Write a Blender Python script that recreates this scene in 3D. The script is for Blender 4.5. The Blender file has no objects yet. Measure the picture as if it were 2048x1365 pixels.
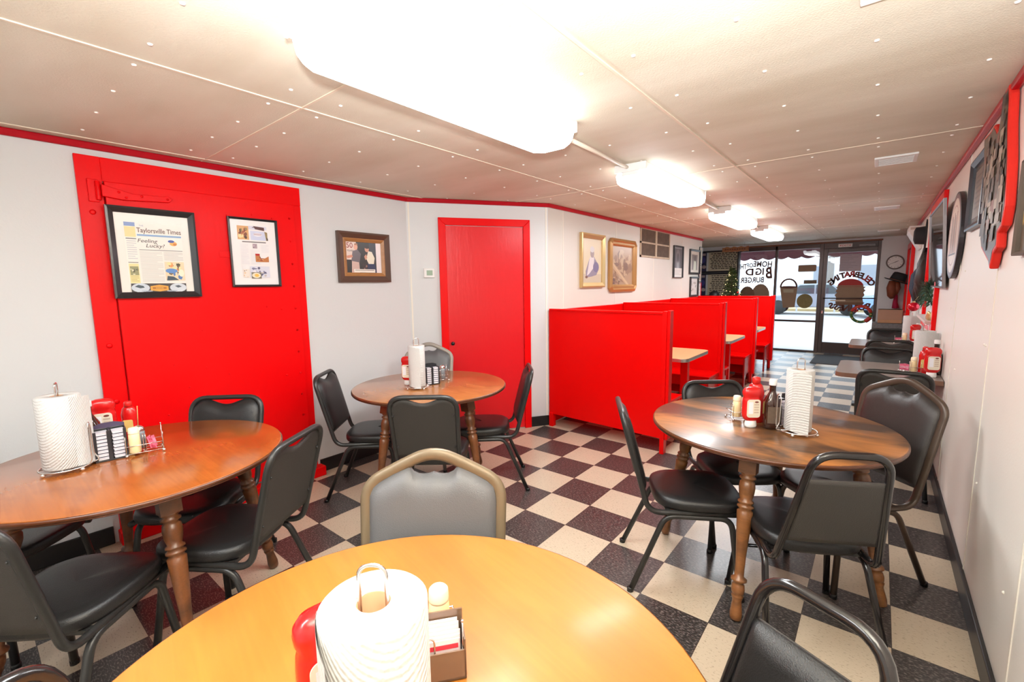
import bpy, math, random
from mathutils import Vector, Matrix
R_ = random.Random(7)
C = bpy.context.scene.collection
PI = math.pi
T = 0.3048
CEIL = 2.25

# ------------------------------------------------------------------ materials
MATS = {}
def nmat(name):
    m = bpy.data.materials.new(name); m.use_nodes = True
    nt = m.node_tree; b = nt.nodes['Principled BSDF']
    return m, nt, b
def N(nt, t, **kw):
    n = nt.nodes.new(t)
    for k, v in kw.items(): setattr(n, k, v)
    return n
def plain(name, col, rough=.5, metal=0, bump=0, bscale=60, coat=0, var=0, vscale=8, spec=.5):
    if name in MATS: return MATS[name]
    m, nt, b = nmat(name)
    b.inputs['Base Color'].default_value = (*col, 1)
    b.inputs['Roughness'].default_value = rough
    b.inputs['Metallic'].default_value = metal
    b.inputs['Coat Weight'].default_value = coat
    b.inputs['Coat Roughness'].default_value = .12
    b.inputs['Specular IOR Level'].default_value = spec
    if bump or var:
        tc = N(nt, 'ShaderNodeTexCoord')
    if bump:
        no = N(nt, 'ShaderNodeTexNoise'); no.inputs['Scale'].default_value = bscale; no.inputs['Detail'].default_value = 3
        bp = N(nt, 'ShaderNodeBump'); bp.inputs['Strength'].default_value = bump; bp.inputs['Distance'].default_value = .004
        nt.links.new(tc.outputs['Object'], no.inputs['Vector'])
        nt.links.new(no.outputs['Fac'], bp.inputs['Height']); nt.links.new(bp.outputs['Normal'], b.inputs['Normal'])
    if var:
        no = N(nt, 'ShaderNodeTexNoise'); no.inputs['Scale'].default_value = vscale; no.inputs['Detail'].default_value = 4
        mx = N(nt, 'ShaderNodeMix', data_type='RGBA')
        mx.inputs['A'].default_value = (*[c*(1-var) for c in col], 1); mx.inputs['B'].default_value = (*[min(1, c*(1+var)) for c in col], 1)
        nt.links.new(tc.outputs['Object'], no.inputs['Vector'])
        nt.links.new(no.outputs['Fac'], mx.inputs['Factor']); nt.links.new(mx.outputs['Result'], b.inputs['Base Color'])
    MATS[name] = m
    return m
def srgb(r, g, b):
    f = lambda c: ((c/255+.055)/1.055)**2.4 if c > 10 else c/255/12.92
    return (f(r), f(g), f(b))
def ink(r, g, b, rough=.35):
    return plain('ink_%d_%d_%d' % (r, g, b), srgb(r, g, b), rough)
def emis(name, col, s):
    m, nt, b = nmat(name)
    b.inputs['Base Color'].default_value = (*col, 1); b.inputs['Emission Color'].default_value = (*col, 1); b.inputs['Emission Strength'].default_value = s
    MATS[name] = m; return m
def wood(name, light, dark, rough=.22, scale=1.0, stain=.5, coat=.4, sp=(.46, .72)):
    m, nt, b = nmat(name)
    tc = N(nt, 'ShaderNodeTexCoord')
    mp = N(nt, 'ShaderNodeMapping'); mp.inputs['Scale'].default_value = (3*scale, 40*scale, 40*scale)
    n1 = N(nt, 'ShaderNodeTexNoise'); n1.inputs['Scale'].default_value = 1; n1.inputs['Detail'].default_value = 6; n1.inputs['Distortion'].default_value = 1.6
    mp2 = N(nt, 'ShaderNodeMapping'); mp2.inputs['Scale'].default_value = (2.2*scale, 5*scale, 5*scale)
    n2 = N(nt, 'ShaderNodeTexNoise'); n2.inputs['Scale'].default_value = 1.3; n2.inputs['Detail'].default_value = 4; n2.inputs['Distortion'].default_value = .6
    r1 = N(nt, 'ShaderNodeValToRGB'); r1.color_ramp.elements[0].position = .3; r1.color_ramp.elements[1].position = .68
    r1.color_ramp.elements[0].color = (*[l*.72+d*.28 for l, d in zip(light, dark)], 1); r1.color_ramp.elements[1].color = (*light, 1)
    r2 = N(nt, 'ShaderNodeValToRGB'); r2.color_ramp.elements[0].position = sp[0]; r2.color_ramp.elements[1].position = sp[1]
    r2.color_ramp.elements[0].color = (0, 0, 0, 1); r2.color_ramp.elements[1].color = (stain, stain, stain, 1)
    mx = N(nt, 'ShaderNodeMix', data_type='RGBA'); mx.inputs['B'].default_value = (*dark, 1)
    L = nt.links.new
    L(tc.outputs['Object'], mp.inputs['Vector']); L(mp.outputs['Vector'], n1.inputs['Vector'])
    L(tc.outputs['Object'], mp2.inputs['Vector']); L(mp2.outputs['Vector'], n2.inputs['Vector'])
    L(n1.outputs['Fac'], r1.inputs['Fac']); L(n2.outputs['Fac'], r2.inputs['Fac'])
    L(r2.outputs['Color'], mx.inputs['Factor']); L(r1.outputs['Color'], mx.inputs['A']); L(mx.outputs['Result'], b.inputs['Base Color'])
    b.inputs['Roughness'].default_value = rough; b.inputs['Coat Weight'].default_value = coat; b.inputs['Coat Roughness'].default_value = .15
    MATS[name] = m; return m

def floor_mat():
    m, nt, b = nmat('checker_vinyl'); L = nt.links.new
    g = N(nt, 'ShaderNodeNewGeometry')
    mp = N(nt, 'ShaderNodeVectorMath', operation='MULTIPLY_ADD'); mp.inputs[1].default_value = (1/T, 1/T, 0); mp.inputs[2].default_value = (200, 200, .5)
    ck = N(nt, 'ShaderNodeTexChecker'); ck.inputs['Scale'].default_value = 1
    L(g.outputs['Position'], mp.inputs[0]); L(mp.outputs[0], ck.inputs['Vector'])
    # directional flecks of vinyl composition tile
    sc = N(nt, 'ShaderNodeVectorMath', operation='MULTIPLY'); sc.inputs[1].default_value = (70, 190, 1)
    n1 = N(nt, 'ShaderNodeTexNoise'); n1.inputs['Scale'].default_value = 1; n1.inputs['Detail'].default_value = 3
    L(g.outputs['Position'], sc.inputs[0]); L(sc.outputs[0], n1.inputs['Vector'])
    rd = N(nt, 'ShaderNodeValToRGB'); rd.color_ramp.elements[0].position = .5; rd.color_ramp.elements[1].position = .72
    rd.color_ramp.elements[0].color = (.030, .026, .024, 1); rd.color_ramp.elements[1].color = (.24, .2, .185, 1)
    rl = N(nt, 'ShaderNodeValToRGB'); rl.color_ramp.elements[0].position = .28; rl.color_ramp.elements[1].position = .42
    rl.color_ramp.elements[0].color = (.25, .19, .13, 1); rl.color_ramp.elements[1].color = (.53, .435, .32, 1)
    L(n1.outputs['Fac'], rd.inputs['Fac']); L(n1.outputs['Fac'], rl.inputs['Fac'])
    L(rl.outputs['Color'], ck.inputs['Color1']); L(rd.outputs['Color'], ck.inputs['Color2'])
    # thin tile joints
    fr = N(nt, 'ShaderNodeVectorMath', operation='FRACTION'); L(mp.outputs[0], fr.inputs[0])
    sp = N(nt, 'ShaderNodeSeparateXYZ'); L(fr.outputs[0], sp.inputs[0])
    def edge(o):
        a = N(nt, 'ShaderNodeMath', operation='SUBTRACT'); L(sp.outputs[o], a.inputs[0]); a.inputs[1].default_value = .5
        c = N(nt, 'ShaderNodeMath', operation='ABSOLUTE'); L(a.outputs[0], c.inputs[0]); return c
    mxm = N(nt, 'ShaderNodeMath', operation='MAXIMUM'); L(edge('X').outputs[0], mxm.inputs[0]); L(edge('Y').outputs[0], mxm.inputs[1])
    gt = N(nt, 'ShaderNodeMath', operation='GREATER_THAN'); L(mxm.outputs[0], gt.inputs[0]); gt.inputs[1].default_value = .4955
    mx = N(nt, 'ShaderNodeMix', data_type='RGBA'); L(gt.outputs[0], mx.inputs['Factor']); L(ck.outputs['Color'], mx.inputs['A']); mx.inputs['B'].default_value = (.05, .035, .028, 1)
    L(mx.outputs['Result'], b.inputs['Base Color'])
    b.inputs['Roughness'].default_value = .3
    n3 = N(nt, 'ShaderNodeTexNoise'); n3.inputs['Scale'].default_value = 30
    L(g.outputs['Position'], n3.inputs['Vector'])
    bp = N(nt, 'ShaderNodeBump'); bp.inputs['Strength'].default_value = .05; bp.inputs['Distance'].default_value = .01; L(n3.outputs['Fac'], bp.inputs['Height']); L(bp.outputs['Normal'], b.inputs['Normal'])
    return m
def ceiling_mat():
    m, nt, b = nmat('textured_ceiling_board'); L = nt.links.new
    g = N(nt, 'ShaderNodeNewGeometry')
    s1 = N(nt, 'ShaderNodeVectorMath', operation='MULTIPLY'); s1.inputs[1].default_value = (.55, 1.5, 1); L(g.outputs['Position'], s1.inputs[0])
    n1 = N(nt, 'ShaderNodeTexNoise'); n1.inputs['Scale'].default_value = 1.6; n1.inputs['Detail'].default_value = 5; L(s1.outputs[0], n1.inputs['Vector'])
    r = N(nt, 'ShaderNodeValToRGB'); r.color_ramp.elements[0].position = .3; r.color_ramp.elements[1].position = .7
    r.color_ramp.elements[0].color = (.60, .53, .41, 1); r.color_ramp.elements[1].color = (.75, .70, .59, 1)
    L(n1.outputs['Fac'], r.inputs['Fac']); L(r.outputs['Color'], b.inputs['Base Color'])
    n2 = N(nt, 'ShaderNodeTexNoise'); n2.inputs['Scale'].default_value = 140; L(g.outputs['Position'], n2.inputs['Vector'])
    w = N(nt, 'ShaderNodeTexNoise'); w.inputs['Scale'].default_value = 2.0; L(s1.outputs[0], w.inputs['Vector'])
    ad = N(nt, 'ShaderNodeMath', operation='MULTIPLY_ADD'); L(w.outputs['Fac'], ad.inputs[0]); ad.inputs[1].default_value = 8; L(n2.outputs['Fac'], ad.inputs[2])
    bp = N(nt, 'ShaderNodeBump'); bp.inputs['Strength'].default_value = .35; bp.inputs['Distance'].default_value = .003; L(ad.outputs[0], bp.inputs['Height']); L(bp.outputs['Normal'], b.inputs['Normal'])
    b.inputs['Roughness'].default_value = .6
    return m
def wall_mat(name, col):
    m, nt, b = nmat(name); L = nt.links.new
    g = N(nt, 'ShaderNodeNewGeometry')
    n1 = N(nt, 'ShaderNodeTexNoise'); n1.inputs['Scale'].default_value = 1.3; n1.inputs['Detail'].default_value = 4; L(g.outputs['Position'], n1.inputs['Vector'])
    mx = N(nt, 'ShaderNodeMix', data_type='RGBA'); mx.inputs['A'].default_value = (*[c*.94 for c in col], 1); mx.inputs['B'].default_value = (*col, 1)
    L(n1.outputs['Fac'], mx.inputs['Factor']); L(mx.outputs['Result'], b.inputs['Base Color'])
    n2 = N(nt, 'ShaderNodeTexNoise'); n2.inputs['Scale'].default_value = 110; L(g.outputs['Position'], n2.inputs['Vector'])
    bp = N(nt, 'ShaderNodeBump'); bp.inputs['Strength'].default_value = .25; bp.inputs['Distance'].default_value = .002; L(n2.outputs['Fac'], bp.inputs['Height']); L(bp.outputs['Normal'], b.inputs['Normal'])
    b.inputs['Roughness'].default_value = .42
    return m
def red_mat(name, col, rough, bump=.25, spec=.16):
    m, nt, b = nmat(name); L = nt.links.new
    g = N(nt, 'ShaderNodeNewGeometry')
    s = N(nt, 'ShaderNodeVectorMath', operation='MULTIPLY'); s.inputs[1].default_value = (30, 30, 7); L(g.outputs['Position'], s.inputs[0])
    n2 = N(nt, 'ShaderNodeTexNoise'); n2.inputs['Scale'].default_value = 1; n2.inputs['Detail'].default_value = 6; L(s.outputs[0], n2.inputs['Vector'])
    bp = N(nt, 'ShaderNodeBump'); bp.inputs['Strength'].default_value = bump; bp.inputs['Distance'].default_value = .004; L(n2.outputs['Fac'], bp.inputs['Height']); L(bp.outputs['Normal'], b.inputs['Normal'])
    b.inputs['Base Color'].default_value = (*col, 1); b.inputs['Roughness'].default_value = rough; b.inputs['Specular IOR Level'].default_value = spec
    MATS[name] = m; return m
def towel_mat():
    m, nt, b = nmat('quilted_paper'); L = nt.links.new
    tc = N(nt, 'ShaderNodeTexCoord')
    mp = N(nt, 'ShaderNodeMapping'); mp.inputs['Scale'].default_value = (60, 60, 60); L(tc.outputs['Object'], mp.inputs['Vector'])
    v = N(nt, 'ShaderNodeTexVoronoi'); v.inputs['Scale'].default_value = 2.5; L(mp.outputs['Vector'], v.inputs['Vector'])
    w = N(nt, 'ShaderNodeTexWave', wave_type='BANDS', bands_direction='DIAGONAL'); w.inputs['Scale'].default_value = .9; w.inputs['Distortion'].default_value = .4; L(mp.outputs['Vector'], w.inputs['Vector'])
    ad = N(nt, 'ShaderNodeMath', operation='ADD'); L(v.outputs['Distance'], ad.inputs[0]); L(w.outputs['Fac'], ad.inputs[1])
    bp = N(nt, 'ShaderNodeBump'); bp.inputs['Strength'].default_value = .45; bp.inputs['Distance'].default_value = .003; L(ad.outputs[0], bp.inputs['Height']); L(bp.outputs['Normal'], b.inputs['Normal'])
    b.inputs['Base Color'].default_value = (.60, .59, .57, 1); b.inputs['Roughness'].default_value = .9
    return m
def glass_mat():
    m, nt, b = nmat('window_glass'); L = nt.links.new
    tr = N(nt, 'ShaderNodeBsdfTransparent'); tr.inputs['Color'].default_value = (.94, .96, .96, 1)
    gl = N(nt, 'ShaderNodeBsdfGlossy'); gl.inputs['Roughness'].default_value = .02
    fr = N(nt, 'ShaderNodeFresnel'); fr.inputs['IOR'].default_value = 1.45
    mx = N(nt, 'ShaderNodeMixShader'); L(fr.outputs[0], mx.inputs[0]); L(tr.outputs[0], mx.inputs[1]); L(gl.outputs[0], mx.inputs[2])
    L(mx.outputs[0], nt.nodes['Material Output'].inputs['Surface'])
    return m

M_floor = floor_mat(); M_ceil = ceiling_mat(); M_wall = wall_mat('white_wall_panel', (.68, .69, .695)); M_wallR = wall_mat('brightened_cream_panel', (.86, .815, .745)); M_wallB = wall_mat('warm_white_panel', (.70, .665, .605)); M_batten = plain('wall_batten', (.82, .77, .68), .5)  # right wall's cream is lightened to make up for missing light
M_screw = plain('white_screw', (.9, .86, .8), .4); M_cseam = plain('ceiling_batten', (.74, .63, .5), .5)
RED = red_mat('glossy_red_paint', (.80, .0015, .003), .33); RED2 = red_mat('booth_red_paint', (.82, .002, .002), .28, .12); DRED = red_mat('dark_red_trim', (.42, .004, .012), .3)
BLK = plain('black_vinyl_base', (.012, .011, .011), .4)
CHROME = plain('chrome_wire', (.75, .74, .72), .18, 1)
PAPER = towel_mat(); CARD = plain('cardboard_core', srgb(186, 140, 105), .85, var=.1)
GLASS = glass_mat()
WHITE = plain('white_plastic', (.82, .81, .79), .4)
FR_CHAR = plain('charcoal_powdercoat', (.022, .021, .02), .33, .0, .1, 200); FR_BRONZE = plain('bronze_frame', (.17, .125, .075), .38, .25, .05, 200)
FR_DBRONZE = plain('dark_bronze_frame', (.075, .05, .035), .32, .2); FR_GREY = plain('taupe_frame', (.30, .27, .23), .4, .1); FR_GLOSS = plain('gloss_black_frame', (.012, .010, .010), .18, 0, 0, 60, .3)
V_BLACK = plain('black_vinyl', (.014, .013, .013), .36, 0, .25, 350); V_GREY = plain('grey_vinyl', (.105, .105, .11), .36, 0, .25, 350); V_BROWN = plain('brown_black_vinyl', (.03, .024, .022), .36, 0, .25, 350)
BACKB = plain('back_board_fabric', (.036, .031, .027), .5, 0, .4, 400)
BRONZE = plain('bronze_aluminium', (.075, .055, .05), .35, .5)

# ------------------------------------------------------------------ mesh builder
class MB:
    def __init__(s): s.v = []; s.f = []; s.m = []; s.sm = []
    def add(s, vs, fs, mat=0, smooth=False, X=None):
        o = len(s.v)
        s.v += [tuple(X @ Vector(p)) if X else tuple(p) for p in vs]
        for f in fs: s.f.append([o+i for i in f]); s.m.append(mat); s.sm.append(smooth)
        return s
    def box(s, lo, hi, mat=0, X=None):
        (a, b, c), (d, e, f) = lo, hi
        vs = [(a,b,c),(d,b,c),(d,e,c),(a,e,c),(a,b,f),(d,b,f),(d,e,f),(a,e,f)]
        return s.add(vs, [(0,3,2,1),(4,5,6,7),(0,1,5,4),(1,2,6,5),(2,3,7,6),(3,0,4,7)], mat, False, X)
    def tube(s, pts, r, n=8, closed=False, mat=0, X=None, caps=True, flat=1.0):
        pts = [Vector(p) for p in pts]; k = len(pts); rings = []
        up = None
        for i, p in enumerate(pts):
            if closed: t = pts[(i+1) % k]-pts[i-1]
            else: t = pts[min(i+1, k-1)]-pts[max(i-1, 0)]
            t.normalize()
            if up is None:
                a = Vector((0,0,1)) if abs(t.z) < .9 else Vector((1,0,0)); up = (a-t*a.dot(t)).normalized()
            else:
                up = up-t*up.dot(t); up.normalize()
            sd = t.cross(up); rr = r[i] if isinstance(r, (list, tuple)) else r
            rings.append([p+(up*math.cos(2*PI*j/n)*flat+sd*math.sin(2*PI*j/n))*rr for j in range(n)])
        vs = [q for g in rings for q in g]; fs = []
        for i in range(k if closed else k-1):
            i2 = (i+1) % k
            for j in range(n): fs.append((i*n+j, i*n+(j+1) % n, i2*n+(j+1) % n, i2*n+j))
        if caps and not closed: fs += [tuple(range(n))[::-1], tuple((k-1)*n+j for j in range(n))]
        return s.add(vs, fs, mat, True, X)
    def lathe(s, prof, n=24, mat=0, X=None, smooth=True, sx=1, sy=1, caps=True):
        vs = []; fs = []
        for (r, z) in prof: vs += [(r*math.cos(2*PI*j/n)*sx, r*math.sin(2*PI*j/n)*sy, z) for j in range(n)]
        for i in range(len(prof)-1):
            for j in range(n): fs.append((i*n+j, i*n+(j+1) % n, (i+1)*n+(j+1) % n, (i+1)*n+j))
        if caps and prof[0][0] > 1e-5: fs.append(tuple(range(n))[::-1])
        if caps and prof[-1][0] > 1e-5: fs.append(tuple((len(prof)-1)*n+j for j in range(n)))
        return s.add(vs, fs, mat, smooth, X)
    def prism(s, poly, d0, d1, mat=0, X=None, plane='XZ'):
        n = len(poly); g = {'XZ': lambda a, b, d: (a, d, b), 'XY': lambda a, b, d: (a, b, d), 'YZ': lambda a, b, d: (d, a, b)}[plane]
        vs = [g(a, b, d0) for a, b in poly]+[g(a, b, d1) for a, b in poly]
        fs = [tuple(range(n)), tuple(range(2*n-1, n-1, -1))]+[(i, n+i, n+(i+1) % n, (i+1) % n) for i in range(n)]
        return s.add(vs, fs, mat, False, X)
    def ball(s, c, r, mat=0, n=12, X=None, sz=1, sx=1, sy=1):
        prof = [(max(1e-6, r*math.sin(PI*i/n)), -r*math.cos(PI*i/n)*sz) for i in range(n+1)]
        M = Matrix.Translation(c); M = X @ M if X else M
        return s.lathe(prof, 2*n, mat, M, True, sx, sy)
    def poly(s, pts, mat=0, X=None): return s.add(pts, [tuple(range(len(pts)))], mat, False, X)
    def build(s, name, mats, parent=None, bevel=0, seg=2, shade=True):
        me = bpy.data.meshes.new(name); me.from_pydata(s.v, [], s.f)
        if not isinstance(mats, (list, tuple)): mats = [mats]
        for m in mats: me.materials.append(m)
        me.polygons.foreach_set('material_index', s.m); me.polygons.foreach_set('use_smooth', s.sm)
        import bmesh
        bm = bmesh.new(); bm.from_mesh(me); bmesh.ops.recalc_face_normals(bm, faces=bm.faces); bm.to_mesh(me); bm.free()
        o = bpy.data.objects.new(name, me); C.objects.link(o)
        if parent: o.parent = parent
        if bevel:
            b = o.modifiers.new('Bevel', 'BEVEL'); b.width = bevel; b.segments = seg; b.limit_method = 'ANGLE'; b.angle_limit = .7
        return o

def fillet(pts, rad, n=6):
    out = [Vector(pts[0])]
    for i in range(1, len(pts)-1):
        p = Vector(pts[i]); a = Vector(pts[i-1])-p; b = Vector(pts[i+1])-p
        r = rad[i-1] if isinstance(rad, (list, tuple)) else rad
        d = min(r, a.length*.49, b.length*.49); A = p+a.normalized()*d; B = p+b.normalized()*d
        for k in range(n+1):
            t = k/n; out.append(A*(1-t)**2+p*2*t*(1-t)+B*t*t)
    out.append(Vector(pts[-1])); return out
def tag(o, label, cat, group=None, kind=None):
    o['label'] = label; o['category'] = cat
    if group: o['group'] = group
    if kind: o['kind'] = kind
    return o
def empty(name, loc=(0,0,0), rz=0, mat=None):
    o = bpy.data.objects.new(name, None); C.objects.link(o); o.empty_display_size = .05
    if mat is not None: o.matrix_world = mat
    else: o.location = loc; o.rotation_euler = (0, 0, rz)
    return o
def dup(root, loc, rz, label=None, group=None, z=None):
    r = root.copy(); C.objects.link(r); r.location = loc; r.rotation_euler = (0, 0, rz)
    if label: r['label'] = label
    if group: r['group'] = group
    for ch in root.children:
        c = ch.copy(); C.objects.link(c); c.parent = r
        for g in ch.children:
            d = g.copy(); C.objects.link(d); d.parent = c
    return r
_TXT = {}
def text_geo(st, size=1, bold=0.0, align='CENTER'):
    k = (st, bold, align)
    if k not in _TXT:
        cu = bpy.data.curves.new('lettering', 'FONT'); cu.body = st; cu.align_x = align; cu.offset = bold; cu.resolution_u = 3
        o = bpy.data.objects.new('lettering', cu); C.objects.link(o)
        dg = bpy.context.evaluated_depsgraph_get(); dg.update(); me = o.evaluated_get(dg).to_mesh()
        _TXT[k] = ([tuple(v.co) for v in me.vertices], [tuple(p.vertices) for p in me.polygons])
        o.evaluated_get(dg).to_mesh_clear(); bpy.data.objects.remove(o); bpy.data.curves.remove(cu)
    vs, fs = _TXT[k]
    return [(x*size, y*size, 0) for x, y, z in vs], fs
def put_text(mb, st, x, z, size, mat, y=-.002, bold=0, align='CENTER', sx=1, rot=0, mirror=False, italic=0):
    vs, fs = text_geo(st, size, bold, align); out = []
    for a, b, _ in vs:
        a = a*sx+b*italic
        if mirror: a = -a
        a, b = a*math.cos(rot)-b*math.sin(rot), a*math.sin(rot)+b*math.cos(rot)
        out.append((x+a, y, z+b))
    mb.add(out, fs, mat)
def ell(cx, cz, rx, rz, n=20, a0=0, a1=2*PI):
    return [(cx+rx*math.cos(a0+(a1-a0)*i/(n if a1-a0 > 6.2 else n-1)), cz+rz*math.sin(a0+(a1-a0)*i/(n if a1-a0 > 6.2 else n-1))) for i in range(n)]

# ------------------------------------------------------------------ camera
rows = None
def cam_rows(yaw, pitch, roll):
    cy, sy, cp, sp = math.cos(yaw), math.sin(yaw), math.cos(pitch), math.sin(pitch)
    f = Vector((sy*cp, cy*cp, sp)); rt = Vector((cy, -sy, 0)); up = rt.cross(f); c, s = math.cos(roll), math.sin(roll)
    return rt*c+up*s, rt*-s+up*c, f
rt, up, fw = cam_rows(-0.682804, -0.122563, -0.014794)
cam = bpy.data.cameras.new('camera'); co = bpy.data.objects.new('camera', cam); C.objects.link(co)
CAM = Vector((2.307577, -3.723648, 1.451872))
co.matrix_world = Matrix(((rt.x, up.x, -fw.x, CAM.x), (rt.y, up.y, -fw.y, CAM.y), (rt.z, up.z, -fw.z, CAM.z), (0, 0, 0, 1)))
cam.sensor_fit = 'HORIZONTAL'; cam.sensor_width = 36; cam.lens = 901.183/2048*36; cam.clip_start = .02; cam.clip_end = 300
bpy.context.scene.camera = co

# ------------------------------------------------------------------ setting
XL, XR, XB = -1.05, 2.70, -.29
YF, YB = 7.25, -4.9
A = Vector((XL, -1.08, 0)); B = Vector((XB, .06, 0)); YE = 5.07
def struct(o, label, cat): return tag(o, label, cat, None, 'structure')
mb = MB(); mb.box((XL-.12, YB-.12, -.08), (XR+.12, YF+.06, 0)); struct(mb.build('floor', M_floor), 'checkerboard floor of cream and dark brown speckled vinyl tiles', 'floor')
mb = MB(); mb.box((XL-.12, YB-.12, CEIL), (XR+.12, YF+.12, CEIL+.1))
for x in (-.96, .26, 1.475): mb.box((x-.006, YB, CEIL-.004), (x+.006, YF, CEIL+.01), 1)
for y in (-2.66, -.222, 2.215, 4.65): mb.box((XL, y-.006, CEIL-.003), (XR, y+.006, CEIL+.01), 1)
for x in (-.81, -.47, -.13, .2, .41, .74, 1.04, 1.37, 1.58, 1.913, 2.246, 2.565):
    for k in range(5):
        for j, dy in enumerate((.1, .535, .975, 1.42, 1.865, 2.32)):
            y = -5.1+2.4375*k+dy
            if YB < y < YF-.1: mb.lathe([(.0085, .001), (.0065, -.003), (1e-6, -.004)], 8, 2, Matrix.Translation((x, y, CEIL-.001)))
struct(mb.build('ceiling', [M_ceil, M_cseam, M_screw]), 'stained beige ceiling boards with thin battens and white screw heads', 'ceiling')
def slab(p, q, th, z0, z1):   # wall slab on the outer side of p->q (room on the right hand of p->q)
    p, q = Vector((p[0], p[1], 0)), Vector((q[0], q[1], 0)); n = (q-p).normalized(); n = Vector((-n.y, n.x, 0))*th
    return [(p.x, p.y), (q.x, q.y), (q.x+n.x, q.y+n.y), (p.x+n.x, p.y+n.y)], z0, z1
def wall(name, p, q, label, th=.12, seams=(), z1=CEIL, mat=None):
    mb = MB(); poly, a, b = slab(p, q, th, 0, z1); mb.prism(poly, a, b, 0, None, 'XY')
    d = (Vector(q)-Vector(p)); L = d.length; d.normalize(); n = Vector((d.y, -d.x))
    for s in seams:
        c = Vector(p)+d*s; w = d*.007; h = n*.003
        mb.prism([(c-w)[:], (c+w)[:], (c+w+h)[:], (c-w+h)[:]], 0, z1, 1, None, 'XY')
    o = mb.build(name, [mat or M_wall, M_batten]); struct(o, label, 'wall'); return o
wall('wall_left', (XL, YB), (XL, -1.08), 'white textured wall panel holding the big hinged red door')
wall('wall_angled', A[:2], B[:2], 'short angled white wall with the narrow red door', seams=(.02, 1.35))
wall('wall_booth', (XB, .06), (XB, YE), 'white panelled wall above the red booths', mat=M_wallB, seams=(.277, 1.498, 2.72, 3.94))
wall('wall_alcove', (XL, YE), (XL, YF), 'plain wall of the serving alcove behind the booth wall')
mb = MB(); mb.box((XL, YE-.12, 0), (XB-.12, YE, CEIL)); struct(mb.build('wall_alcove_end', M_wall), 'end wall of the serving alcove behind the booth wall', 'wall')
wall('wall_back', (XR, YB), (XL, YB), 'plain white wall behind the viewpoint')
# right wall with a window opening
WY0, WY1, WZ0, WZ1 = 1.60, 2.68, 1.07, 2.10
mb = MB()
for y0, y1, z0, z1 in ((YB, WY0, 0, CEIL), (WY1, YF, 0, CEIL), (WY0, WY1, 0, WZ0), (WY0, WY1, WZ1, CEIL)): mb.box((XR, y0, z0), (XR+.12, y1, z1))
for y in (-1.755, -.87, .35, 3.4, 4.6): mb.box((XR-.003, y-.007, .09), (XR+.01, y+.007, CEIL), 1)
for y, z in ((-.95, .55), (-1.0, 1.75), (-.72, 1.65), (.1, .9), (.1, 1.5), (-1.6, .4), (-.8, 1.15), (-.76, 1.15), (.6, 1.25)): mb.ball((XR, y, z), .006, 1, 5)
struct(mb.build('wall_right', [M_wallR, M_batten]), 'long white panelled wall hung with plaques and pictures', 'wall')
# front wall pieces
mb = MB(); mb.box((XL, YF, 0), (-.17, YF+.12, CEIL)); mb.box((2.285, YF, 0), (XR+.12, YF+.12, CEIL)); mb.box((-.17, YF, 2.205), (2.285, YF+.12, CEIL))
struct(mb.build('wall_front', M_wall), 'white front wall around the storefront glass', 'wall')
def run(mb, p, q, h0, h1, d, mat=0):
    p, q = Vector(p), Vector(q); n = (q-p).normalized(); n = Vector((n.y, -n.x))*d
    mb.prism([p[:], q[:], (q+n)[:], (p+n)[:]], h0, h1, mat, None, 'XY')
def strip(name, p, q, h0, h1, d, mat, label, cat, bevel=.004):
    mb = MB(); run(mb, p, q, h0, h1, d); o = mb.build(name, mat, None, bevel); return struct(o, label, cat)
strip('trim_left', (XL, YB), (XL, -1.07), 2.212, CEIL, .022, DRED, 'dark red moulding above the big hinged door', 'moulding', .008)
strip('trim_angled', (A.x-.01, A.y-.01), (B.x, B.y+.01), 2.212, CEIL, .022, DRED, 'dark red moulding above the narrow red door', 'moulding', .008)
strip('trim_booth', (XB, .05), (XB, YE+.02), 2.212, CEIL, .022, DRED, 'dark red moulding along the booth wall', 'moulding', .008)
strip('trim_right', (XR, YF), (XR, YB), 2.212, CEIL, .03, DRED, 'dark red moulding above the plaques and pictures', 'moulding', .01)
strip('baseboard_left', (XL, -2.03), (XL, -1.07), 0, .105, .012, BLK, 'black vinyl baseboard beside the big red door', 'baseboard')
strip('baseboard_left', (XL, YB), (XL, -3.28), 0, .105, .012, BLK, 'black vinyl baseboard beyond the hinge side of the big red door', 'baseboard')
dd = (B-A).normalized()
strip('baseboard_angled', A[:2], (A+dd*.28)[:2], 0, .105, .012, BLK, 'black baseboard under the thermostat', 'baseboard')
strip('baseboard_angled', (A+dd*1.175)[:2], B[:2], 0, .105, .012, BLK, 'short black baseboard between narrow door and booth', 'baseboard')
strip('baseboard_right', (XR, YF), (XR, YB), 0, .1, .016, BLK, 'black vinyl baseboard along the plaque wall', 'baseboard')
strip('trim_booth_panel', (XB, .07), (XB, YE), .02, 1.20, .018, RED2, 'red painted wainscot board behind the booths', 'wainscot')
strip('trim_front', (-.17, YF), (2.3, YF), 2.185, 2.215, .03, plain('brown_trim', srgb(120, 72, 40), .5), 'thin brown wooden trim above the storefront glass', 'trim')

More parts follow.
